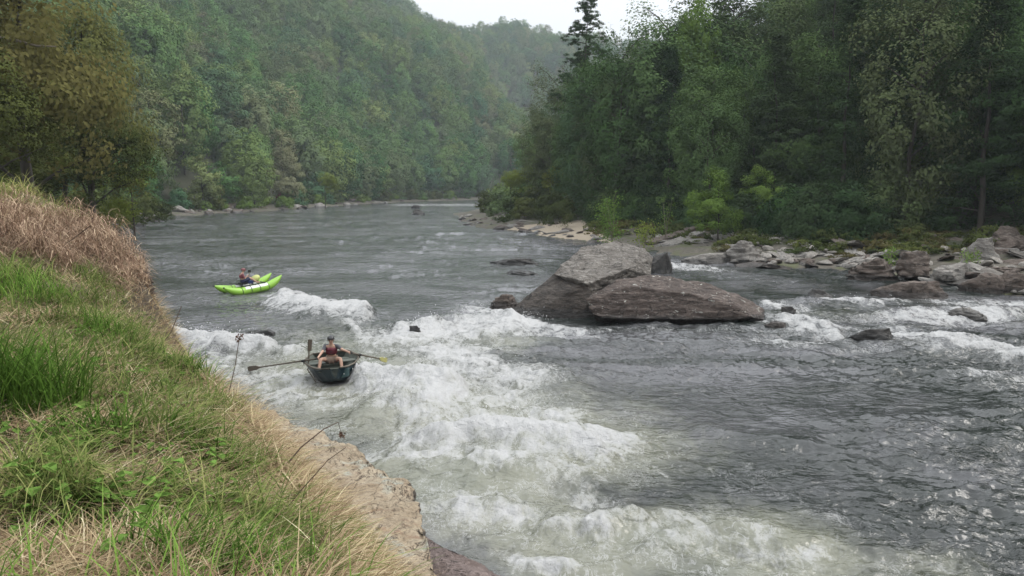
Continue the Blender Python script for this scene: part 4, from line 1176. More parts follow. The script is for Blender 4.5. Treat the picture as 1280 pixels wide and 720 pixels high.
rg = np.random.default_rng(101)
X, Y, Z, px, py, ins, dd = sample_bank(95000, rg, .03)
gr, stw, de = zones(px, py)
patch = fbm(X / .8, Y / .8, 3.0, 3)
k = rg.random(len(X)) < np.clip(gr * (.42 + 1.3 * patch) , .05, 1) * (1 - .93 * de)
top = py < 275
L = (.13 + .30 * rg.random(k.sum()) ** 1.5) * (1 + .6 * np.clip(patch[k], -.5, 1)) * (1 + .03 * Y[k])
azm = 3.5 * fbm(X[k] / .35, Y[k] / .35, 6.0, 2) * 2 + rg.normal(0, .9, k.sum())
tint = np.clip(.38 + .35 * patch[k] + rg.normal(0, .2, k.sum()) + .25 * top[k], 0, 1)
me = blades('green_grass', X[k], Y[k], Z[k] - .02, L, .004 + .0006 * Y[k] + .005 * rg.random(k.sum()) ** 2, rg.uniform(.05, 1.15, k.sum()), tint, M_grass, rg, azim=azm)
tag(link('green_grass', me), 'green grass covering the near left bank', 'grass', kind='stuff')
X, Y, Z, px, py, ins, dd = sample_bank(190000, rg, .25)
gr, stw, de = zones(px, py)
k = rg.random(len(X)) < np.clip(.45 + stw + .2 * (~ins), 0, 1) * (1 - .7 * de)
L = (.12 + .28 * rg.random(k.sum()))
me = blades('dry_straw', X[k], Y[k], Z[k] + .03 * rg.random(k.sum()), L, .0025 + .0005 * Y[k] + .003 * rg.random(k.sum()) ** 3, rg.uniform(1.0, 1.65, k.sum()), np.clip(rg.normal(.5, .25, k.sum()), 0, 1), M_straw, rg, 3, .15, 1.0)
tag(link('dry_straw', me), 'matted dry straw lying between the green grass of the near bank', 'straw', kind='stuff')
# growth on the steep face of the bank below its crest
Yf = 1.9 + rg.random(420000) * 19; Xf = rg.uniform(-.95, .45, 420000) * (Yf + .3)
zf, insf, ddf = bank_z(Xf, Yf)
kf = (~insf) & (ddf > .3) & (ddf < 3.6) & (zf > .1)
Xf, Yf, zf = Xf[kf][:70000], Yf[kf][:70000], zf[kf][:70000]
gf = fbm(Xf / .9, Yf / .9, 4.0, 3) > .12
for nm_, kk, mt_, lb_ in (('face_straw', ~gf, M_straw, 'dry straw hanging on the steep face of the near bank'), ('face_grass', gf, M_grass, 'green grass growing on the steep face of the near bank')):
    nk = int(kk.sum())
    me = blades(nm_, Xf[kk], Yf[kk], zf[kk] - .02, .10 + .16 * rg.random(nk), .005 + .004 * rg.random(nk), rg.uniform(.6, 1.4, nk), np.clip(rg.normal(.45, .2, nk), 0, 1), mt_, rg, 3, .4)
    tag(link(nm_, me), lb_, 'grass', kind='stuff')
# dead tangle
X, Y, Z, px, py, ins, dd = sample_bank(330000, rg, .4)
patchd = fbm(X / .5, Y / .5, 12.0, 3)
gr, stw, de = zones(px, py)
k = rg.random(len(X)) < de * (.25 + .75 * sstep(-.45, .25, patchd))
hh = .38 * (1 + 1.2 * fbm(X / .9, Y / .9, 8.0, 3))
L = (.25 + .45 * rg.random(k.sum())) * (.55 + .45 * sstep(0, 1.2, dd[k]))
me = blades('dead_vines', X[k], Y[k], Z[k] + np.clip(hh[k], 0, 1) * rg.random(k.sum()), L, .004 + .0005 * Y[k], rg.uniform(.1, 1.9, k.sum()), np.clip(rg.normal(.5, .25, k.sum()) + .3 * patchd[k], 0, 1), M_dead, rg, 6, .42, curls=.9)
tag(link('dead_vines', me), 'brown tangle of dead vines and grass on the promontory of the near bank', 'dead vines', kind='stuff')

def bank_at(px, py):
    """point of the bank seen along a line of sight"""
    ts = np.linspace(2, 26, 900); u, yy, zz = ray(px, py)
    X_, Y_, Z_ = u * ts, yy * ts, EYE + zz * ts
    h, ins, dd = bank_h(X_, Y_)
    i = np.argmax(Z_ < h)
    return Vector((X_[i], Y_[i], h[i]))

def tuft(px, py, n, L, rad, lean, mat, label, seed, cat='grass clump', tb=.5, name='grass_clump', w0=.006, droop=.35):
    rg = np.random.default_rng(seed); p = bank_at(px, py)
    r_ = rad * rg.random(n) ** .5; a = rg.uniform(0, 6.28, n)
    X_, Y_ = r_ * np.cos(a), r_ * np.sin(a)
    zz = bank_h(X_ + p.x, Y_ + p.y)[0] - p.z
    me = blades(name, X_, Y_, zz - .03, L * rg.uniform(.55, 1.1, n), w0 + .0006 * p.y + .003 * rg.random(n), np.abs(rg.normal(0, lean, n)), np.clip(rg.normal(tb, .22, n), 0, 1), mat, rg, 5, droop)
    o = link(name, me, loc=p); tag(o, label, cat); return o
tuft(40, 520, 420, .85, .34, .22, M_tuft, 'tall dense green grass clump at the left edge of the near bank', 1, tb=.45)
tuft(-25, 500, 250, .75, .3, .25, M_tuft, 'green grass clump cut by the left edge beside the tallest one', 2, tb=.35)
tuft(275, 735, 420, .40, .24, .3, M_tuft, 'dark green grass clump at the bottom centre of the near bank', 3, tb=.4)
tuft(350, 725, 200, .26, .13, .28, M_tuft, 'bright green grass clump beside the tan ledge at the bottom', 4, tb=.75)
tuft(212, 645, 50, .36, .07, .35, M_yellow if False else M_tuft, 'thin yellow green tuft standing in the straw', 5, tb=1.0, w0=.008)
tuft(265, 580, 260, .36, .26, .35, M_tuft, 'green clump near the edge of the bank above the tan ledge', 6, tb=.55)
tuft(110, 560, 200, .42, .25, .4, M_tuft, 'green clump in the middle of the near bank', 7, tb=.4)
tuft(150, 430, 260, .45, .4, .4, M_tuft, 'mid green clump below the dead vines', 8, tb=.5)
tuft(40, 370, 300, .6, .5, .4, M_tuft, 'bright green clump just under the dead vines at left', 9, tb=.75)
tuft(240, 470, 200, .45, .3, .4, M_tuft, 'olive clump near the bank edge above the breaking wave', 10, tb=.6)
tuft(40, 240, 500, .5, 1.2, .3, M_tuft, 'green grass clump on the crest of the near bank', 11, tb=.8)
tuft(292, 500, 240, .62, .26, .22, M_straw, 'tall reddish dry grass stalks at the bank edge', 12, cat='dry grass', name='dry_grass_clump', tb=.25, w0=.003)
tuft(188, 345, 160, .5, .35, .4, M_tuft, 'yellowish green leaves at the tip of the promontory', 13, tb=.9)
tuft(345, 600, 160, .35, .2, .5, M_straw, 'tan dry grass hanging over the tan ledge', 14, cat='dry grass', name='dry_grass_clump', tb=.4, w0=.003, droop=.5)

def weed(px, py, n, leaf, h, label, seed):
    rg = np.random.default_rng(seed); p = bank_at(px, py)
    e = bpy.data.objects.new('weed', None); C.objects.link(e); e.location = p; tag(e, label, 'weed')
    V, F, T, tb = [], [], [], []
    for i in range(n):
        a = rg.uniform(0, 6.28); r_ = rg.uniform(.02, .13); tip = Vector((r_ * math.cos(a), r_ * math.sin(a), h * rg.uniform(.4, 1)))
        tb.append(([(0, 0, -.02), (tip.x * .4, tip.y * .4, tip.z * .6), tuple(tip)], [.003, .0025, .0015]))
        dv = Vector((math.cos(a), math.sin(a), rg.uniform(-.3, .3))).normalized(); sd = dv.cross(Vector((0, 0, 1))).normalized(); up = sd.cross(dv)
        s = leaf * rg.uniform(.7, 1.2)
        prof = [(0, .0), (.2, .36), (.45, .42), (.75, .25), (1, .0)]
        b0 = len(V)
        for t, w_ in prof:
            m = tip + dv * s * t - Vector((0, 0, 1)) * s * .25 * t * t
            V += [m + sd * w_ * s + up * w_ * s * .25, m, m - sd * w_ * s + up * w_ * s * .25]
        for k_ in range(4):
            for j in range(2):
                F.append((b0 + 3 * k_ + j, b0 + 3 * k_ + j + 1, b0 + 3 * k_ + 4 + j, b0 + 3 * k_ + 3 + j)); T.append(rg.random())
    me = mesh_np('leaves', [tuple(v) for v in V], F, fattrs={'tint': T}, smooth=True); me.materials.append(M_weed)
    for nm, m in (('leaves', me), ('stem', tubes_mesh('stem', tb, M_weed, 4))):
        o = bpy.data.objects.new(nm, m); C.objects.link(o); o.parent = e
weed(282, 700, 16, .085, .16, 'broad leaved green weed at the foot of the bottom grass clump', 1)
weed(70, 700, 9, .07, .1, 'small broad leaved weed in the straw at lower left', 2)
weed(190, 610, 12, .05, .12, 'small leafy weed near the thin yellow green tuft', 3)
weed(250, 590, 14, .045, .15, 'round leaved weed by the bank edge clump', 4)
weed(30, 640, 12, .05, .12, 'pale green weed at the left edge of the straw', 5)
rgw = np.random.default_rng(88)
for i in range(90):
    pxw, pyw = rgw.uniform(5, 330), rgw.uniform(400, 712)
    if pxw > 200 + (pyw - 430) * .6: continue
    weed(pxw, pyw, int(rgw.integers(5, 12)), rgw.uniform(.04, .075), rgw.uniform(.12, .24), 'w', 100 + i)
for o_ in list(C.objects):
    if o_.get('label') == 'w': o_['label'] = 'small leafy green weed scattered through the grass of the near bank'; o_['group'] = 'small weeds in the bank grass'
M_stalk = plain('dark_stalk', (0.07, 0.045, 0.03), .9, .3, 30)
def stalk(p0, pts, r_, label, head=None):
    a = bank_at(*p0); P = [a] + [a + Vector(q_) for q_ in pts]
    e = bpy.data.objects.new('dry_stalk', None); C.objects.link(e); e.location = a; tag(e, label, 'dry stalk')
    n = len(P)
    o = bpy.data.objects.new('stem', tubes_mesh('stem', [([q_ - a for q_ in P], [r_ * (1 - .15 * i) for i in range(n)])], M_stalk, 5)); C.objects.link(o); o.parent = e
    if head:
        rgh = np.random.default_rng(int(p0[0])); n = 40
        c_ = np.array(P[-1] - a) + rgh.normal(size=(n, 3)) * head
        o = bpy.data.objects.new('seed_head', leaves_mesh('seed_head', c_, rgh.normal(size=(n, 3)), head * 1.4, M_dead, rgh.random(n) * .3, rgh)); C.objects.link(o); o.parent = e
stalk((350, 600), [(.1, .15, .12), (.22, .3, .2), (.3, .4, .22), (.32, .42, .12)], .006, 'dark dry stalk with drooping seed head above the tan ledge', .014)
stalk((340, 660), [(.12, .1, .15), (.26, .2, .3), (.34, .3, .34)], .004, 'thin dark twig leaning over the tan ledge')
stalk((285, 500), [(.05, .1, .3), (.08, .15, .55)], .005, 'thin dark stalk with small head rising in front of the rapids', .02)
stalk((60, 320), [(.3, .2, .25), (.6, .3, .5)], .012, 'dark twig slanting out of the dead vines')
stalk((195, 440), [(.1, .2, .2), (.2, .3, .5)], .007, 'bare twig at the bank edge above the breaking wave')
stalk((120, 610), [(.15, 0, .02), (.4, -.05, .03), (.6, -.12, .02)], .006, 'pale dead stem lying across the straw')
stalk((150, 655), [(.15, 0, .02), (.3, .02, .03), (.45, .0, .02)], .005, 'dead stem lying in the straw nearer the bottom')

# ---------------------------------------------------------------- boats and people
M_skin = plain('skin', (0.42, 0.26, 0.19), .6, .1, 20)
M_redvest = plain('maroon_vest', (0.11, 0.014, 0.026), .7, .2, 30)
M_shirt = plain('grey_shirt', (0.07, 0.07, 0.08), .8, .2, 30)
M_maroon = plain('maroon_top', (0.17, 0.045, 0.06), .8, .2, 30)
M_helmet = plain('dark_helmet', (0.03, 0.03, 0.033), .3, .1, 20)
M_redhelmet = plain('dark_red_helmet', (0.16, 0.04, 0.045), .35, .1, 20)
M_short = plain('tan_shorts', (0.24, 0.18, 0.14), .85, .15, 30)
M_navy = plain('navy_trousers', (0.02, 0.025, 0.06), .8, .2, 30)
M_black = plain('black_rubber', (0.015, 0.015, 0.017), .5, .1, 30)
M_eye = plain('eye', (0.02, 0.015, 0.012), .2, .1, 30)
M_lip = plain('lips', (0.30, 0.13, 0.11), .5, .1, 30)

def skin_body(name, J, E, mat, parent, sub=2):
    """one continuous surface grown round a skeleton of joints (x, y, z, radius)"""
    names = list(J)
    me = bpy.data.meshes.new(name)
    me.from_pydata([J[n][:3] for n in names], [(names.index(a), names.index(b)) for a, b in E], [])
    o = bpy.data.objects.new(name, me); C.objects.link(o)
    o.modifiers.new('skin', 'SKIN')
    if not me.skin_vertices: 
        with bpy.context.temp_override(object=o, active_object=o): bpy.ops.mesh.customdata_skin_add()
    for i, n in enumerate(names):
        r_ = J[n][3]; me.skin_vertices[0].data[i].radius = (r_, r_) if not isinstance(r_, tuple) else r_
    me.skin_vertices[0].data[0].use_root = True
    ss = o.modifiers.new('s', 'SUBSURF'); ss.levels = sub; ss.render_levels = sub
    dg = bpy.context.evaluated_depsgraph_get()
    m2 = bpy.data.meshes.new_from_object(o.evaluated_get(dg)); bpy.data.objects.remove(o)
    m2.polygons.foreach_set('use_smooth', np.ones(len(m2.polygons), bool)); m2.materials.clear(); m2.materials.append(mat); m2.name = name
    o = bpy.data.objects.new(name, m2); C.objects.link(o); o.parent = parent
    return o

def ell(name, c, r, mat, parent, sub=3, cutz=None, rot=None):
    bm = bmesh.new(); bmesh.ops.create_icosphere(bm, subdivisions=sub, radius=1)
    if cutz is not None:
        g = bmesh.ops.bisect_plane(bm, geom=bm.verts[:] + bm.edges[:] + bm.faces[:], plane_co=(0, 0, cutz), plane_no=(0, 0, -1), clear_outer=True)
    M_ = Matrix.Translation(c) @ (rot.to_matrix().to_4x4() if rot else Matrix.Identity(4)) @ Matrix.Diagonal((*r, 1))
    bmesh.ops.transform(bm, matrix=M_, verts=bm.verts)
    me = bpy.data.meshes.new(name); bm.to_mesh(me); bm.free()
    me.polygons.foreach_set('use_smooth', np.ones(len(me.polygons), bool)); me.materials.append(mat)
    if name is None: return me
    o = bpy.data.objects.new(name, me); C.objects.link(o); o.parent = parent
    return o

def join_into(dst, others):
    bm = bmesh.new(); bm.from_mesh(dst.data)
    for o in others:
        bm.from_mesh(o.data); m = o.data; bpy.data.objects.remove(o); bpy.data.meshes.remove(m)
    bm.to_mesh(dst.data); bm.free()

def person(label, loc, rz, J, vest, shirt, legs, helmet, hands):
    """J: joints of one body in local space, the figure faces -Y"""
    e = bpy.data.objects.new('person', None); C.objects.link(e); e.location = loc; e.rotation_euler = (0, 0, rz)
    tag(e, label, 'person')
    E = [('pelvis', 'waist'), ('waist', 'chest'), ('chest', 'neck'), ('neck', 'jaw'), ('jaw', 'head'), ('head', 'crown')]
    for s in 'lr':
        E += [('chest', 'sh' + s), ('sh' + s, 'el' + s), ('el' + s, 'wr' + s), ('wr' + s, 'pa' + s), ('pelvis', 'hip' + s), ('hip' + s, 'kn' + s), ('kn' + s, 'an' + s), ('an' + s, 'toe' + s)]
    body = skin_body('body', J, E, M_skin, e)
    extra = []
    for s, sg in (('l', 1), ('r', -1)):
        pa = Vector(J['pa' + s][:3]); wr = Vector(J['wr' + s][:3]); grip = hands[s]
        ax = grip.normalized(); fw = (pa - wr).normalized(); dn = ax.cross(fw).normalized()
        if dn.z > 0: dn = -dn
        for i, ln in enumerate((.036, .041, .038, .030)):
            b0 = pa + ax * (.026 * (i - 1.5)) ; 
            pts = [b0 - fw * .02, b0 + fw * ln * .7, b0 + fw * ln * .9 + dn * ln * .75, b0 + fw * ln * .1 + dn * ln * 1.1]
            JJ = {str(k): (*p_, .0092 - .0008 * k) for k, p_ in enumerate(pts)}
            extra.append(skin_body('f', JJ, [('0', '1'), ('1', '2'), ('2', '3')], M_skin, e, 1))
        b0 = pa - ax * .035 - fw * .03
        JJ = {'0': (*b0, .011), '1': (*(b0 - ax * .02 + fw * .03 + dn * .01), .0105), '2': (*(b0 + fw * .045 + dn * .035), .009)}
        extra.append(skin_body('f', JJ, [('0', '1'), ('1', '2')], M_skin, e, 1))
    hd = Vector(J['head'][:3])
    extra.append(ell('n', hd + Vector((0, -.105, -.015)), (.014, .02, .026), M_skin, e, 2))
    for sg in (-1, 1): extra.append(ell('n', hd + Vector((sg * .083, .005, -.01)), (.012, .022, .034), M_skin, e, 2))
    join_into(body, extra)
    for sg in (-1, 1): ell('eye', hd + Vector((sg * .031, -.092, .012)), (.012, .008, .008), M_eye, e, 2)
    ell('mouth', hd + Vector((0, -.092, -.055)), (.024, .008, .007), M_lip, e, 2)
    # helmet
    h = ell('helmet', hd + Vector((0, .012, .035)), (.115, .135, .115), helmet, e, 4, cutz=-.12)
    # clothes follow the body
    def grow(nm, keys, edges, add, mat):
        JJ = {k: (*J[k][:3], (J[k][3] if not isinstance(J[k][3], tuple) else J[k][3][0]) + add) for k in keys}
        return JJ
    JJ = {k: (*J[k][:3], (tuple(r_ + .012 for r_ in J[k][3]) if isinstance(J[k][3], tuple) else J[k][3] + .012)) for k in ('waist', 'chest', 'shl', 'shr', 'ell', 'elr')}
    for s in 'lr':
        a, b = Vector(J['sh' + s][:3]), Vector(J['el' + s][:3]); JJ['el' + s] = (*(a.lerp(b, .92)), .052)
    skin_body('shirt', JJ, [('waist', 'chest'), ('chest', 'shl'), ('chest', 'shr'), ('shl', 'ell'), ('shr', 'elr')], shirt, e)
    ch, wa = Vector(J['chest'][:3]), Vector(J['waist'][:3])
    t_ = ch + Vector((0, 0, .05))
    JJ = {'a': (*(wa + Vector((0, 0, -.02))), (.185, .155)), 'b': (*wa.lerp(ch, .5), (.20, .17)), 'c': (*ch, (.205, .17)), 'd': (*t_, (.15, .13))}
    if vest: 
        v_ = skin_body('life_vest', JJ, [('a', 'b'), ('b', 'c'), ('c', 'd')], vest, e)
        for k_ in (.15, .6):
            p_ = wa.lerp(ch, k_)
            ell('buckle', p_ + Vector((0, -.162, 0)), (.03, .012, .014), M_black, v_, 2)
    # shorts or trousers
    for_end = .55 if legs is M_short else .97
    JJ = {'p': (*J['pelvis'][:3], (J['pelvis'][3][0] + .015, J['pelvis'][3][1] + .015))}; EE = []
    for s in 'lr':
        a, b = Vector(J['hip' + s][:3]), Vector(J['kn' + s][:3])
        JJ['h' + s] = (*a, .105); JJ['k' + s] = (*a.lerp(b, for_end), .088 if legs is M_short else .07); EE += [('p', 'h' + s), ('h' + s, 'k' + s)]
    skin_body('shorts' if legs is M_short else 'trousers', JJ, EE, legs, e)
    return e

# --- dory -------------------------------------------------------------------------
def bx(name, c, s, mat, parent, rot=None, bev=.01):
    bm = bmesh.new(); bmesh.ops.create_cube(bm, size=1)
    M_ = Matrix.Translation(c) @ (rot.to_matrix().to_4x4() if rot else Matrix.Identity(4)) @ Matrix.Diagonal((*s, 1))
    bmesh.ops.transform(bm, matrix=M_, verts=bm.verts)
    bmesh.ops.bevel(bm, geom=bm.edges[:], offset=bev, segments=2, affect='EDGES')
    me = bpy.data.meshes.new(name); bm.to_mesh(me); bm.free(); me.materials.append(mat)
    o = bpy.data.objects.new(name, me); C.objects.link(o); o.parent = parent; return o
M_hull = plain('dark_blue_green_hull_paint', (0.012, 0.026, 0.034), .35, .35, 5)
M_teal = plain('grey_green_hull_paint', (0.06, 0.10, 0.10), .4, .3, 5)
M_inside = plain('worn_green_boat_interior', (0.075, 0.085, 0.07), .7, .4, 7)
M_gun = plain('dark_wood_gunwale', (0.10, 0.085, 0.065), .6, .3, 10)
M_oarwood = plain('oar_shaft', (0.09, 0.07, 0.05), .5, .2, 10)
M_oartip = plain('yellow_green_oar', (0.36, 0.34, 0.12), .5, .2, 10)
M_metal = plain('black_oarlock_metal', (0.02, 0.02, 0.022), .35, .1, 10, Metallic=.6)

boat = bpy.data.objects.new('rowing_boat', None); C.objects.link(boat)
bp_ = at(409, 485, 0.0)
BOAT = Vector((bp_.x, bp_.y + .8, 0.26)); BROT = Euler((R(1), R(-3), R(16)))
boat.location = BOAT; boat.rotation_euler = BROT
tag(boat, 'small dark blue green rowing boat in the rapids carrying the rower in the maroon vest', 'rowing boat')
# bow at -Y.  stations: y, half beam top, half beam bottom, sheer z, bottom z
ST_ = [(-1.30, .14, .05, .46, .16), (-1.1, .40, .16, .445, .04), (-.8, .62, .34, .44, -.03), (-.4, .76, .47, .45, -.06), (.1, .83, .54, .42, -.08), (.5, .79, .50, .42, -.05), (.85, .68, .40, .43, .02), (1.05, .56, .33, .45, .08)]
def hull_part(off, name, mat, parent):
    V, F = [], []
    for y, bt, bb, zs, zb in ST_:
        for sgn, t in ((-1, 1), (-1, .5), (-1, 0), (1, 0), (1, .5), (1, 1)):
            wdt = (bb + (bt - bb) * t ** .8); V.append((sgn * max(.004, wdt - off), y, (zb + off) + (zs - zb - off) * t))
    n = len(ST_)
    for i in range(n - 1):
        for j in range(5): F.append((i * 6 + j, i * 6 + j + 1, i * 6 + 7 + j, i * 6 + 6 + j))
    F2 = [(a, b, c_, d_) for a, b, c_, d_ in F]
    k_ = (n - 1) * 6
    F2 += [(k_, k_ + 1, k_ + 4, k_ + 5), (k_ + 1, k_ + 2, k_ + 3, k_ + 4), (0, 1, 4, 5), (1, 2, 3, 4)]
    me = mesh_np(name, V, F2); me.materials.append(mat)
    o = bpy.data.objects.new(name, me); C.objects.link(o); o.parent = parent; return o
hull_part(0, 'hull', M_hull, boat); hull_part(.028, 'lining', M_inside, boat)
for sgn in (-1, 1):
    path = [(sgn * bt, y, zs + .008) for y, bt, bb, zs, zb in ST_]
    o = bpy.data.objects.new('gunwale', tubes_mesh('gunwale', [(path, [.028] * len(path))], M_gun)); C.objects.link(o); o.parent = boat
bx('transom_cap', (0, 1.05, .455), (1.14, .05, .05), M_gun, boat)
bx('seat', (0, .16, .33), (1.48, .32, .04), M_inside, boat); bx('seat', (0, .80, .26), (1.16, .26, .035), M_inside, boat); bx('seat', (0, -.95, .34), (.92, .24, .035), M_inside, boat)
bx('cargo_box', (0, -.35, .07), (.62, .45, .22), plain('dark_red_box', (.10, .02, .03), .6), boat)
for y in (-.7, -.1, .55):
    for sgn in (-1, 1):
        bx('rib', (sgn * .66, y, .18), (.03, .04, .5), M_gun, boat, Euler((0, R(sgn * 27), 0)), .005)
LOCK = {}
for sgn in (-1, 1):
    p_ = Vector((sgn * .85, -.12, .47)); LOCK[sgn] = p_ + Vector((0, 0, .06))
    rr = [(p_.x + .045 * math.cos(a_), p_.y, p_.z + .06 + .045 * math.sin(a_)) for a_ in np.linspace(-math.pi * 1.15, math.pi * .15, 9)]
    o = bpy.data.objects.new('oarlock', tubes_mesh('oarlock', [(rr, [.011] * 9), ([(p_.x, p_.y, p_.z - .06), (p_.x, p_.y, p_.z + .02)], [.014, .014])], M_metal)); C.objects.link(o); o.parent = boat
bx('bow_panel', (0.29, -1.18, .27), (.02, .36, .26), M_teal, boat, Euler((R(-20), R(25), R(39))), .004)

BM_ = Matrix.Translation(BOAT) @ BROT.to_matrix().to_4x4()
def oar(sgn, tip_world, label, tipmat):
    lock = BM_ @ LOCK[sgn]; tip = Vector(tip_world); dv = (tip - lock).normalized(); L = (tip - lock).length
    e = bpy.data.objects.new('oar', None); C.objects.link(e); e.location = lock; tag(e, label, 'oar')
    hnd = -dv * .72
    o = bpy.data.objects.new('shaft', tubes_mesh('shaft', [([hnd, Vector(), dv * (L - .45)], [.024, .028, .022])], M_oarwood if sgn > 0 or True else None, 8)); C.objects.link(o); o.parent = e
    o = bpy.data.objects.new('handle', tubes_mesh('handle', [([hnd * 1.0 + dv * .13, hnd * 1.02], [.027, .025])], M_black, 8)); C.objects.link(o); o.parent = e
    o = bpy.data.objects.new('collar', tubes_mesh('collar', [([-dv * .09, dv * .09], [.04, .04])], M_black, 8)); C.objects.link(o); o.parent = e
    s_ = dv.cross(Vector((0, 0, 1))).normalized(); u_b = s_.cross(dv)
    a_, b_ = dv * (L - .55), dv * (L + .12)
    V_ = []
    for t, wd, th in ((0, .03, .024), (.25, .07, .016), (.8, .085, .010), (1, .06, .008)):
        c_ = a_.lerp(b_, t)
        V_ += [c_ + u_b * wd + s_ * th, c_ - u_b * wd + s_ * th, c_ - u_b * wd - s_ * th, c_ + u_b * wd - s_ * th]
    F_ = []
    for i in range(3):
        for j in range(4): F_.append((4 * i + j, 4 * i + (j + 1) % 4, 4 * i + 4 + (j + 1) % 4, 4 * i + 4 + j))
    F_ += [(0, 1, 2, 3), (12, 13, 14, 15)]
    me = mesh_np('blade', [tuple(v) for v in V_], F_); me.materials.append(tipmat); bm = bmesh.new(); bm.from_mesh(me); bmesh.ops.recalc_face_normals(bm, faces=bm.faces); bm.to_mesh(me); bm.free()
    o = bpy.data.objects.new('blade', me); C.objects.link(o); o.parent = e
    return lock + hnd * .97, dv
gl, dvl = oar(-1, at(312, 461, .08), 'long dark oar reaching left from the rowing boat into the foam', M_oarwood)
grr, dvr = oar(1, at(482, 450, .22), 'oar with yellow green blade reaching right from the rowing boat', M_oartip)
sp = bpy.data.objects.new('spare_paddle', None); C.objects.link(sp)
sa = BM_ @ Vector((-.72, .2, .38)); sb = BM_ @ Vector((-.62, .35, 1.02))
sp.location = sa; tag(sp, 'dark paddle standing upright at the left side of the rowing boat', 'paddle')
o = bpy.data.objects.new('shaft', tubes_mesh('shaft', [([Vector((0, 0, -.2)), (sb - sa)], [.02, .024])], M_oarwood, 8)); C.objects.link(o); o.parent = sp
mm = (sb - sa)
o = bx('blade', mm * .82 + Vector((.02, 0, 0)), (.14, .02, .36), M_oarwood, sp, mm.to_track_quat('Z', 'Y').to_euler())

SEAT = BM_ @ Vector((0, .12, .36))
RZ = R(8)
inv = (Matrix.Translation(SEAT) @ Matrix.Rotation(RZ, 4, 'Z')).inverted()
hl, hr = inv @ gl, inv @ grr
if hl.x > hr.x: hl, hr = hr, hl
def arm(sh, hand):
    d_ = hand - sh; L = d_.length; u1 = .29; u2 = .30
    if L > u1 + u2 - .02:
        hand = sh + d_.normalized() * (u1 + u2 - .02); d_ = hand - sh; L = d_.length
    m = sh + d_ * .5; hgt = math.sqrt(max(.0004, u1 * u1 - (L / 2) ** 2))
    dn = Vector((sh.x * 1.2, .25, -.8)); dn -= dn.project(d_); dn.normalize()
    return m + dn * hgt
J = {'pelvis': (0, 0, .09, (.135, .11)), 'waist': (0, -.02, .24, (.125, .10)), 'chest': (0, -.05, .43, (.15, .115)), 'neck': (0, -.08, .56, .055), 'jaw': (0, -.11, .64, .062), 'head': (0, -.11, .70, (.082, .092)), 'crown': (0, -.10, .765, (.065, .075))}
for s, sg, h_ in (('r', -1, hl), ('l', 1, hr)):
    sh = Vector((sg * .185, -.05, .50)); d_ = h_ - sh
    wr = sh + d_ * ((d_.length - .085) / d_.length); el = arm(sh, wr)
    J['sh' + s] = (*sh, .062); J['el' + s] = (*el, .042); J['wr' + s] = (*wr, .029); J['pa' + s] = (*(wr + (h_ - wr) * .75), .036)
    J['hip' + s] = (sg * .11, -.03, .07, .09); J['kn' + s] = (sg * .30, -.40, .16, .06); J['an' + s] = (sg * .36, -.62, -.20, .042); J['toe' + s] = (sg * .38, -.80, -.24, .035)
rot3 = inv.to_3x3()
person('rower in dark helmet and maroon life vest facing the camera in the small boat', SEAT, RZ, J, M_redvest, M_shirt, M_short, M_helmet, {'l': rot3 @ dvr, 'r': rot3 @ dvl})

# --- cataraft ----------------------------------------------------------------------
M_lime = plain('lime_green_tube', (0.24, 0.46, 0.05), .4, .12, 4)
M_white = plain('white_tube_top', (0.62, 0.64, 0.60), .45, .1, 4)
raft = bpy.data.objects.new('inflatable_raft', None); C.objects.link(raft)
p0 = at(314, 366, 0.0); RY = R(48)
raft.location = (p0.x - .25, p0.y + .45, .02); raft.rotation_euler = (R(2), R(-5), RY)
tag(raft, 'lime green twin tube inflatable raft drifting above the rapids', 'inflatable raft')
for yy in (-.56, .56):
    path, rad = [], []
    for i in range(19):
        t = i / 18 * 2 - 1
        up = .52 * max(0, (t - .35) / .65) ** 1.8 + .40 * max(0, (-t - .4) / .6) ** 1.8
        path.append((t * 1.85, yy, .20 + up)); rad.append(.235 * (1 - .88 * max(0, (abs(t) - .55) / .45) ** 2.2))
    tb = bpy.data.objects.new('tube', tubes_mesh('tube', [(path, rad)], M_lime, 18)); C.objects.link(tb); tb.parent = raft
    for (t0, t1, sc) in ((-.42, .45, 1.012),):
        idx = [i for i in range(19) if t0 <= i / 18 * 2 - 1 <= t1]
        me = tubes_mesh('top_patch', [([path[i] for i in idx], [rad[i] * sc for i in idx])], M_white, 24)
        bm = bmesh.new(); bm.from_mesh(me); bmesh.ops.delete(bm, geom=[v for v in bm.verts if v.co.z < .20 + .235 * .45], context='VERTS'); bm.to_mesh(me); bm.free()
        o = bpy.data.objects.new('top_patch', me); C.objects.link(o); o.parent = tb
    for t in (-.45, -.15, .15, .45):
        rr = [(t * 1.85, yy + .245 * math.cos(a_), .20 + .245 * math.sin(a_)) for a_ in np.linspace(-.3, math.pi + .3, 12)]
        o = bpy.data.objects.new('strap', tubes_mesh('strap', [(rr, [.018] * 12)], M_black, 5)); C.objects.link(o); o.parent = tb
    ell('end_cap', (path[0][0], yy, path[0][2]), (.06, .05, .05), M_black, tb, 2)
for xx in (-.55, .1, .7):
    bx('frame_bar', (xx, 0, .47), (.05, 1.25, .05), M_black, raft)
for yy in (-.5, .5): bx('frame_bar', (.07, yy, .475), (1.35, .045, .045), M_black, raft)
bx('seat', (-.35, 0, .56), (.42, .5, .12), M_black, raft, bev=.03)
bag = ell('dry_bag', (0, 0, 0), (.30, .22, .20), plain('pale_yellow_green_bag', (.42, .45, .16), .6, .2, 6), None, 3)
RM = Matrix.Translation(raft.location) @ raft.rotation_euler.to_matrix().to_4x4()
bag.location = RM @ Vector((.42, -.05, .70)); bag.rotation_euler = (0, R(-25), RY); tag(bag, 'pale yellow green dry bag lashed on the raft beside the paddler', 'dry bag')
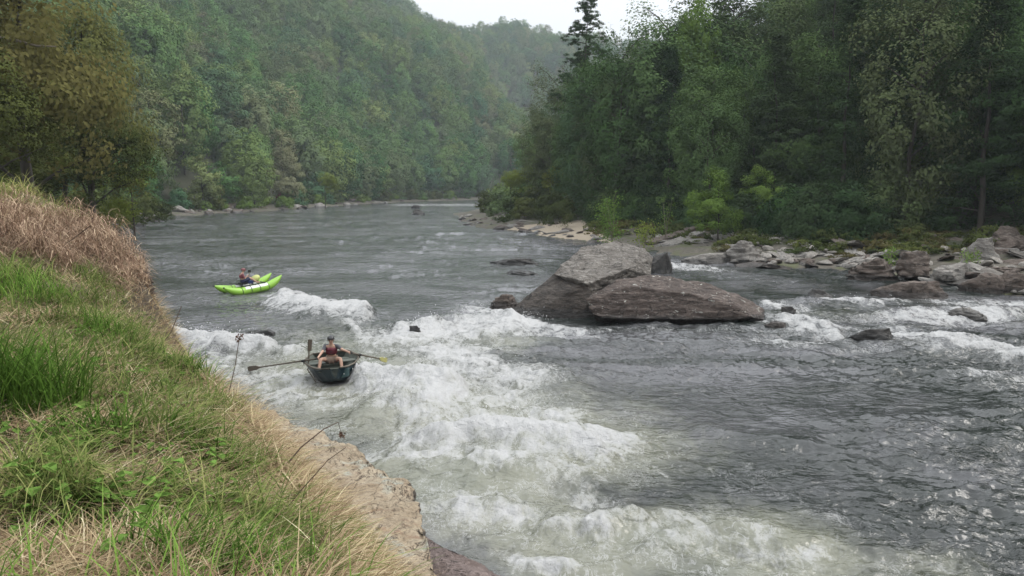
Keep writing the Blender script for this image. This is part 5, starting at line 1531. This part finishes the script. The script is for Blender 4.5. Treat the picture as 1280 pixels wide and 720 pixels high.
bg2 = bx('gear_box', (0, 0, 0), (.36, .62, .18), plain('blue_gear_bag', (.03, .05, .16), .6, .2, 6), None, bev=.05)
bg2.location = RM @ Vector((.0, -.02, .58)); bg2.rotation_euler = (0, 0, RY); tag(bg2, 'flat blue gear bag on the raft frame in front of the paddler', 'bag')
ST2 = RM @ Vector((-.38, 0, .60))
J = {'pelvis': (0, 0, .09, (.135, .11)), 'waist': (0, .03, .24, (.125, .10)), 'chest': (0, .03, .42, (.15, .115)), 'neck': (0, -.02, .55, .055), 'jaw': (0, -.06, .63, .062), 'head': (0, -.07, .69, (.082, .092)), 'crown': (0, -.06, .755, (.065, .075))}
PT = {'r': Vector((-.12, -.36, .42)), 'l': Vector((.30, -.42, .26))}
for s, sg in (('r', -1), ('l', 1)):
    sh = Vector((sg * .185, .02, .49)); h_ = PT[s]; d_ = h_ - sh
    wr = sh + d_ * ((d_.length - .085) / d_.length); el = arm(sh, wr)
    J['sh' + s] = (*sh, .062); J['el' + s] = (*el, .042); J['wr' + s] = (*wr, .029); J['pa' + s] = (*(wr + (h_ - wr) * .75), .036)
    J['hip' + s] = (sg * .11, -.03, .07, .09); J['kn' + s] = (sg * .2, -.46, .24, .06); J['an' + s] = (sg * .22, -.78, -.02, .042); J['toe' + s] = (sg * .24, -.93, .02, .035)
pd = (PT['l'] - PT['r']).normalized()
PR_ = RY + R(70)
person('paddler in a maroon top and dark red helmet sitting low on the lime green raft', ST2, PR_, J, M_maroon, M_maroon, M_navy, M_redhelmet, {'l': pd, 'r': pd})
PM = Matrix.Translation(ST2) @ Matrix.Rotation(PR_, 4, 'Z')
a_w, b_w = PM @ PT['r'], PM @ PT['l']
tipw = at(343, 369, 0.05); mid = (a_w + b_w) / 2
pad = bpy.data.objects.new('paddle', None); C.objects.link(pad); pad.location = mid; tag(pad, 'yellow shafted paddle with black blade dipping beside the raft', 'paddle')
dvp = (PM.to_3x3() @ pd).normalized()
o = bpy.data.objects.new('shaft', tubes_mesh('shaft', [([-dvp * .95, dvp * .95], [.018, .018])], M_oartip, 8)); C.objects.link(o); o.parent = pad
for sg in (-1, 1):
    bx('blade', dvp * sg * 1.1, (.17, .02, .42), M_black, pad, (dvp).to_track_quat('Z', 'Y').to_euler(), .008)


# ---------------------------------------------------------------- haze
bm = bmesh.new(); bmesh.ops.create_cube(bm, size=1)
me = bpy.data.meshes.new('haze'); bm.to_mesh(me); bm.free()
for v in me.vertices: v.co = (v.co.x * 2900, v.co.y * 3900, v.co.z * 345)
hz_ = link('haze', me, loc=(0, 1700, 164)); tag(hz_, 'thin pale valley haze', kind='stuff')
m = bpy.data.materials.new('haze'); m.use_nodes = True
m.node_tree.nodes.remove(m.node_tree.nodes['Principled BSDF'])
pv = m.node_tree.nodes.new('ShaderNodeVolumePrincipled')
pv.inputs['Color'].default_value = (0.84, 0.93, 1, 1); pv.inputs['Density'].default_value = HAZE
m.node_tree.links.new(pv.outputs[0], m.node_tree.nodes['Material Output'].inputs['Volume'])
me.materials.append(m)
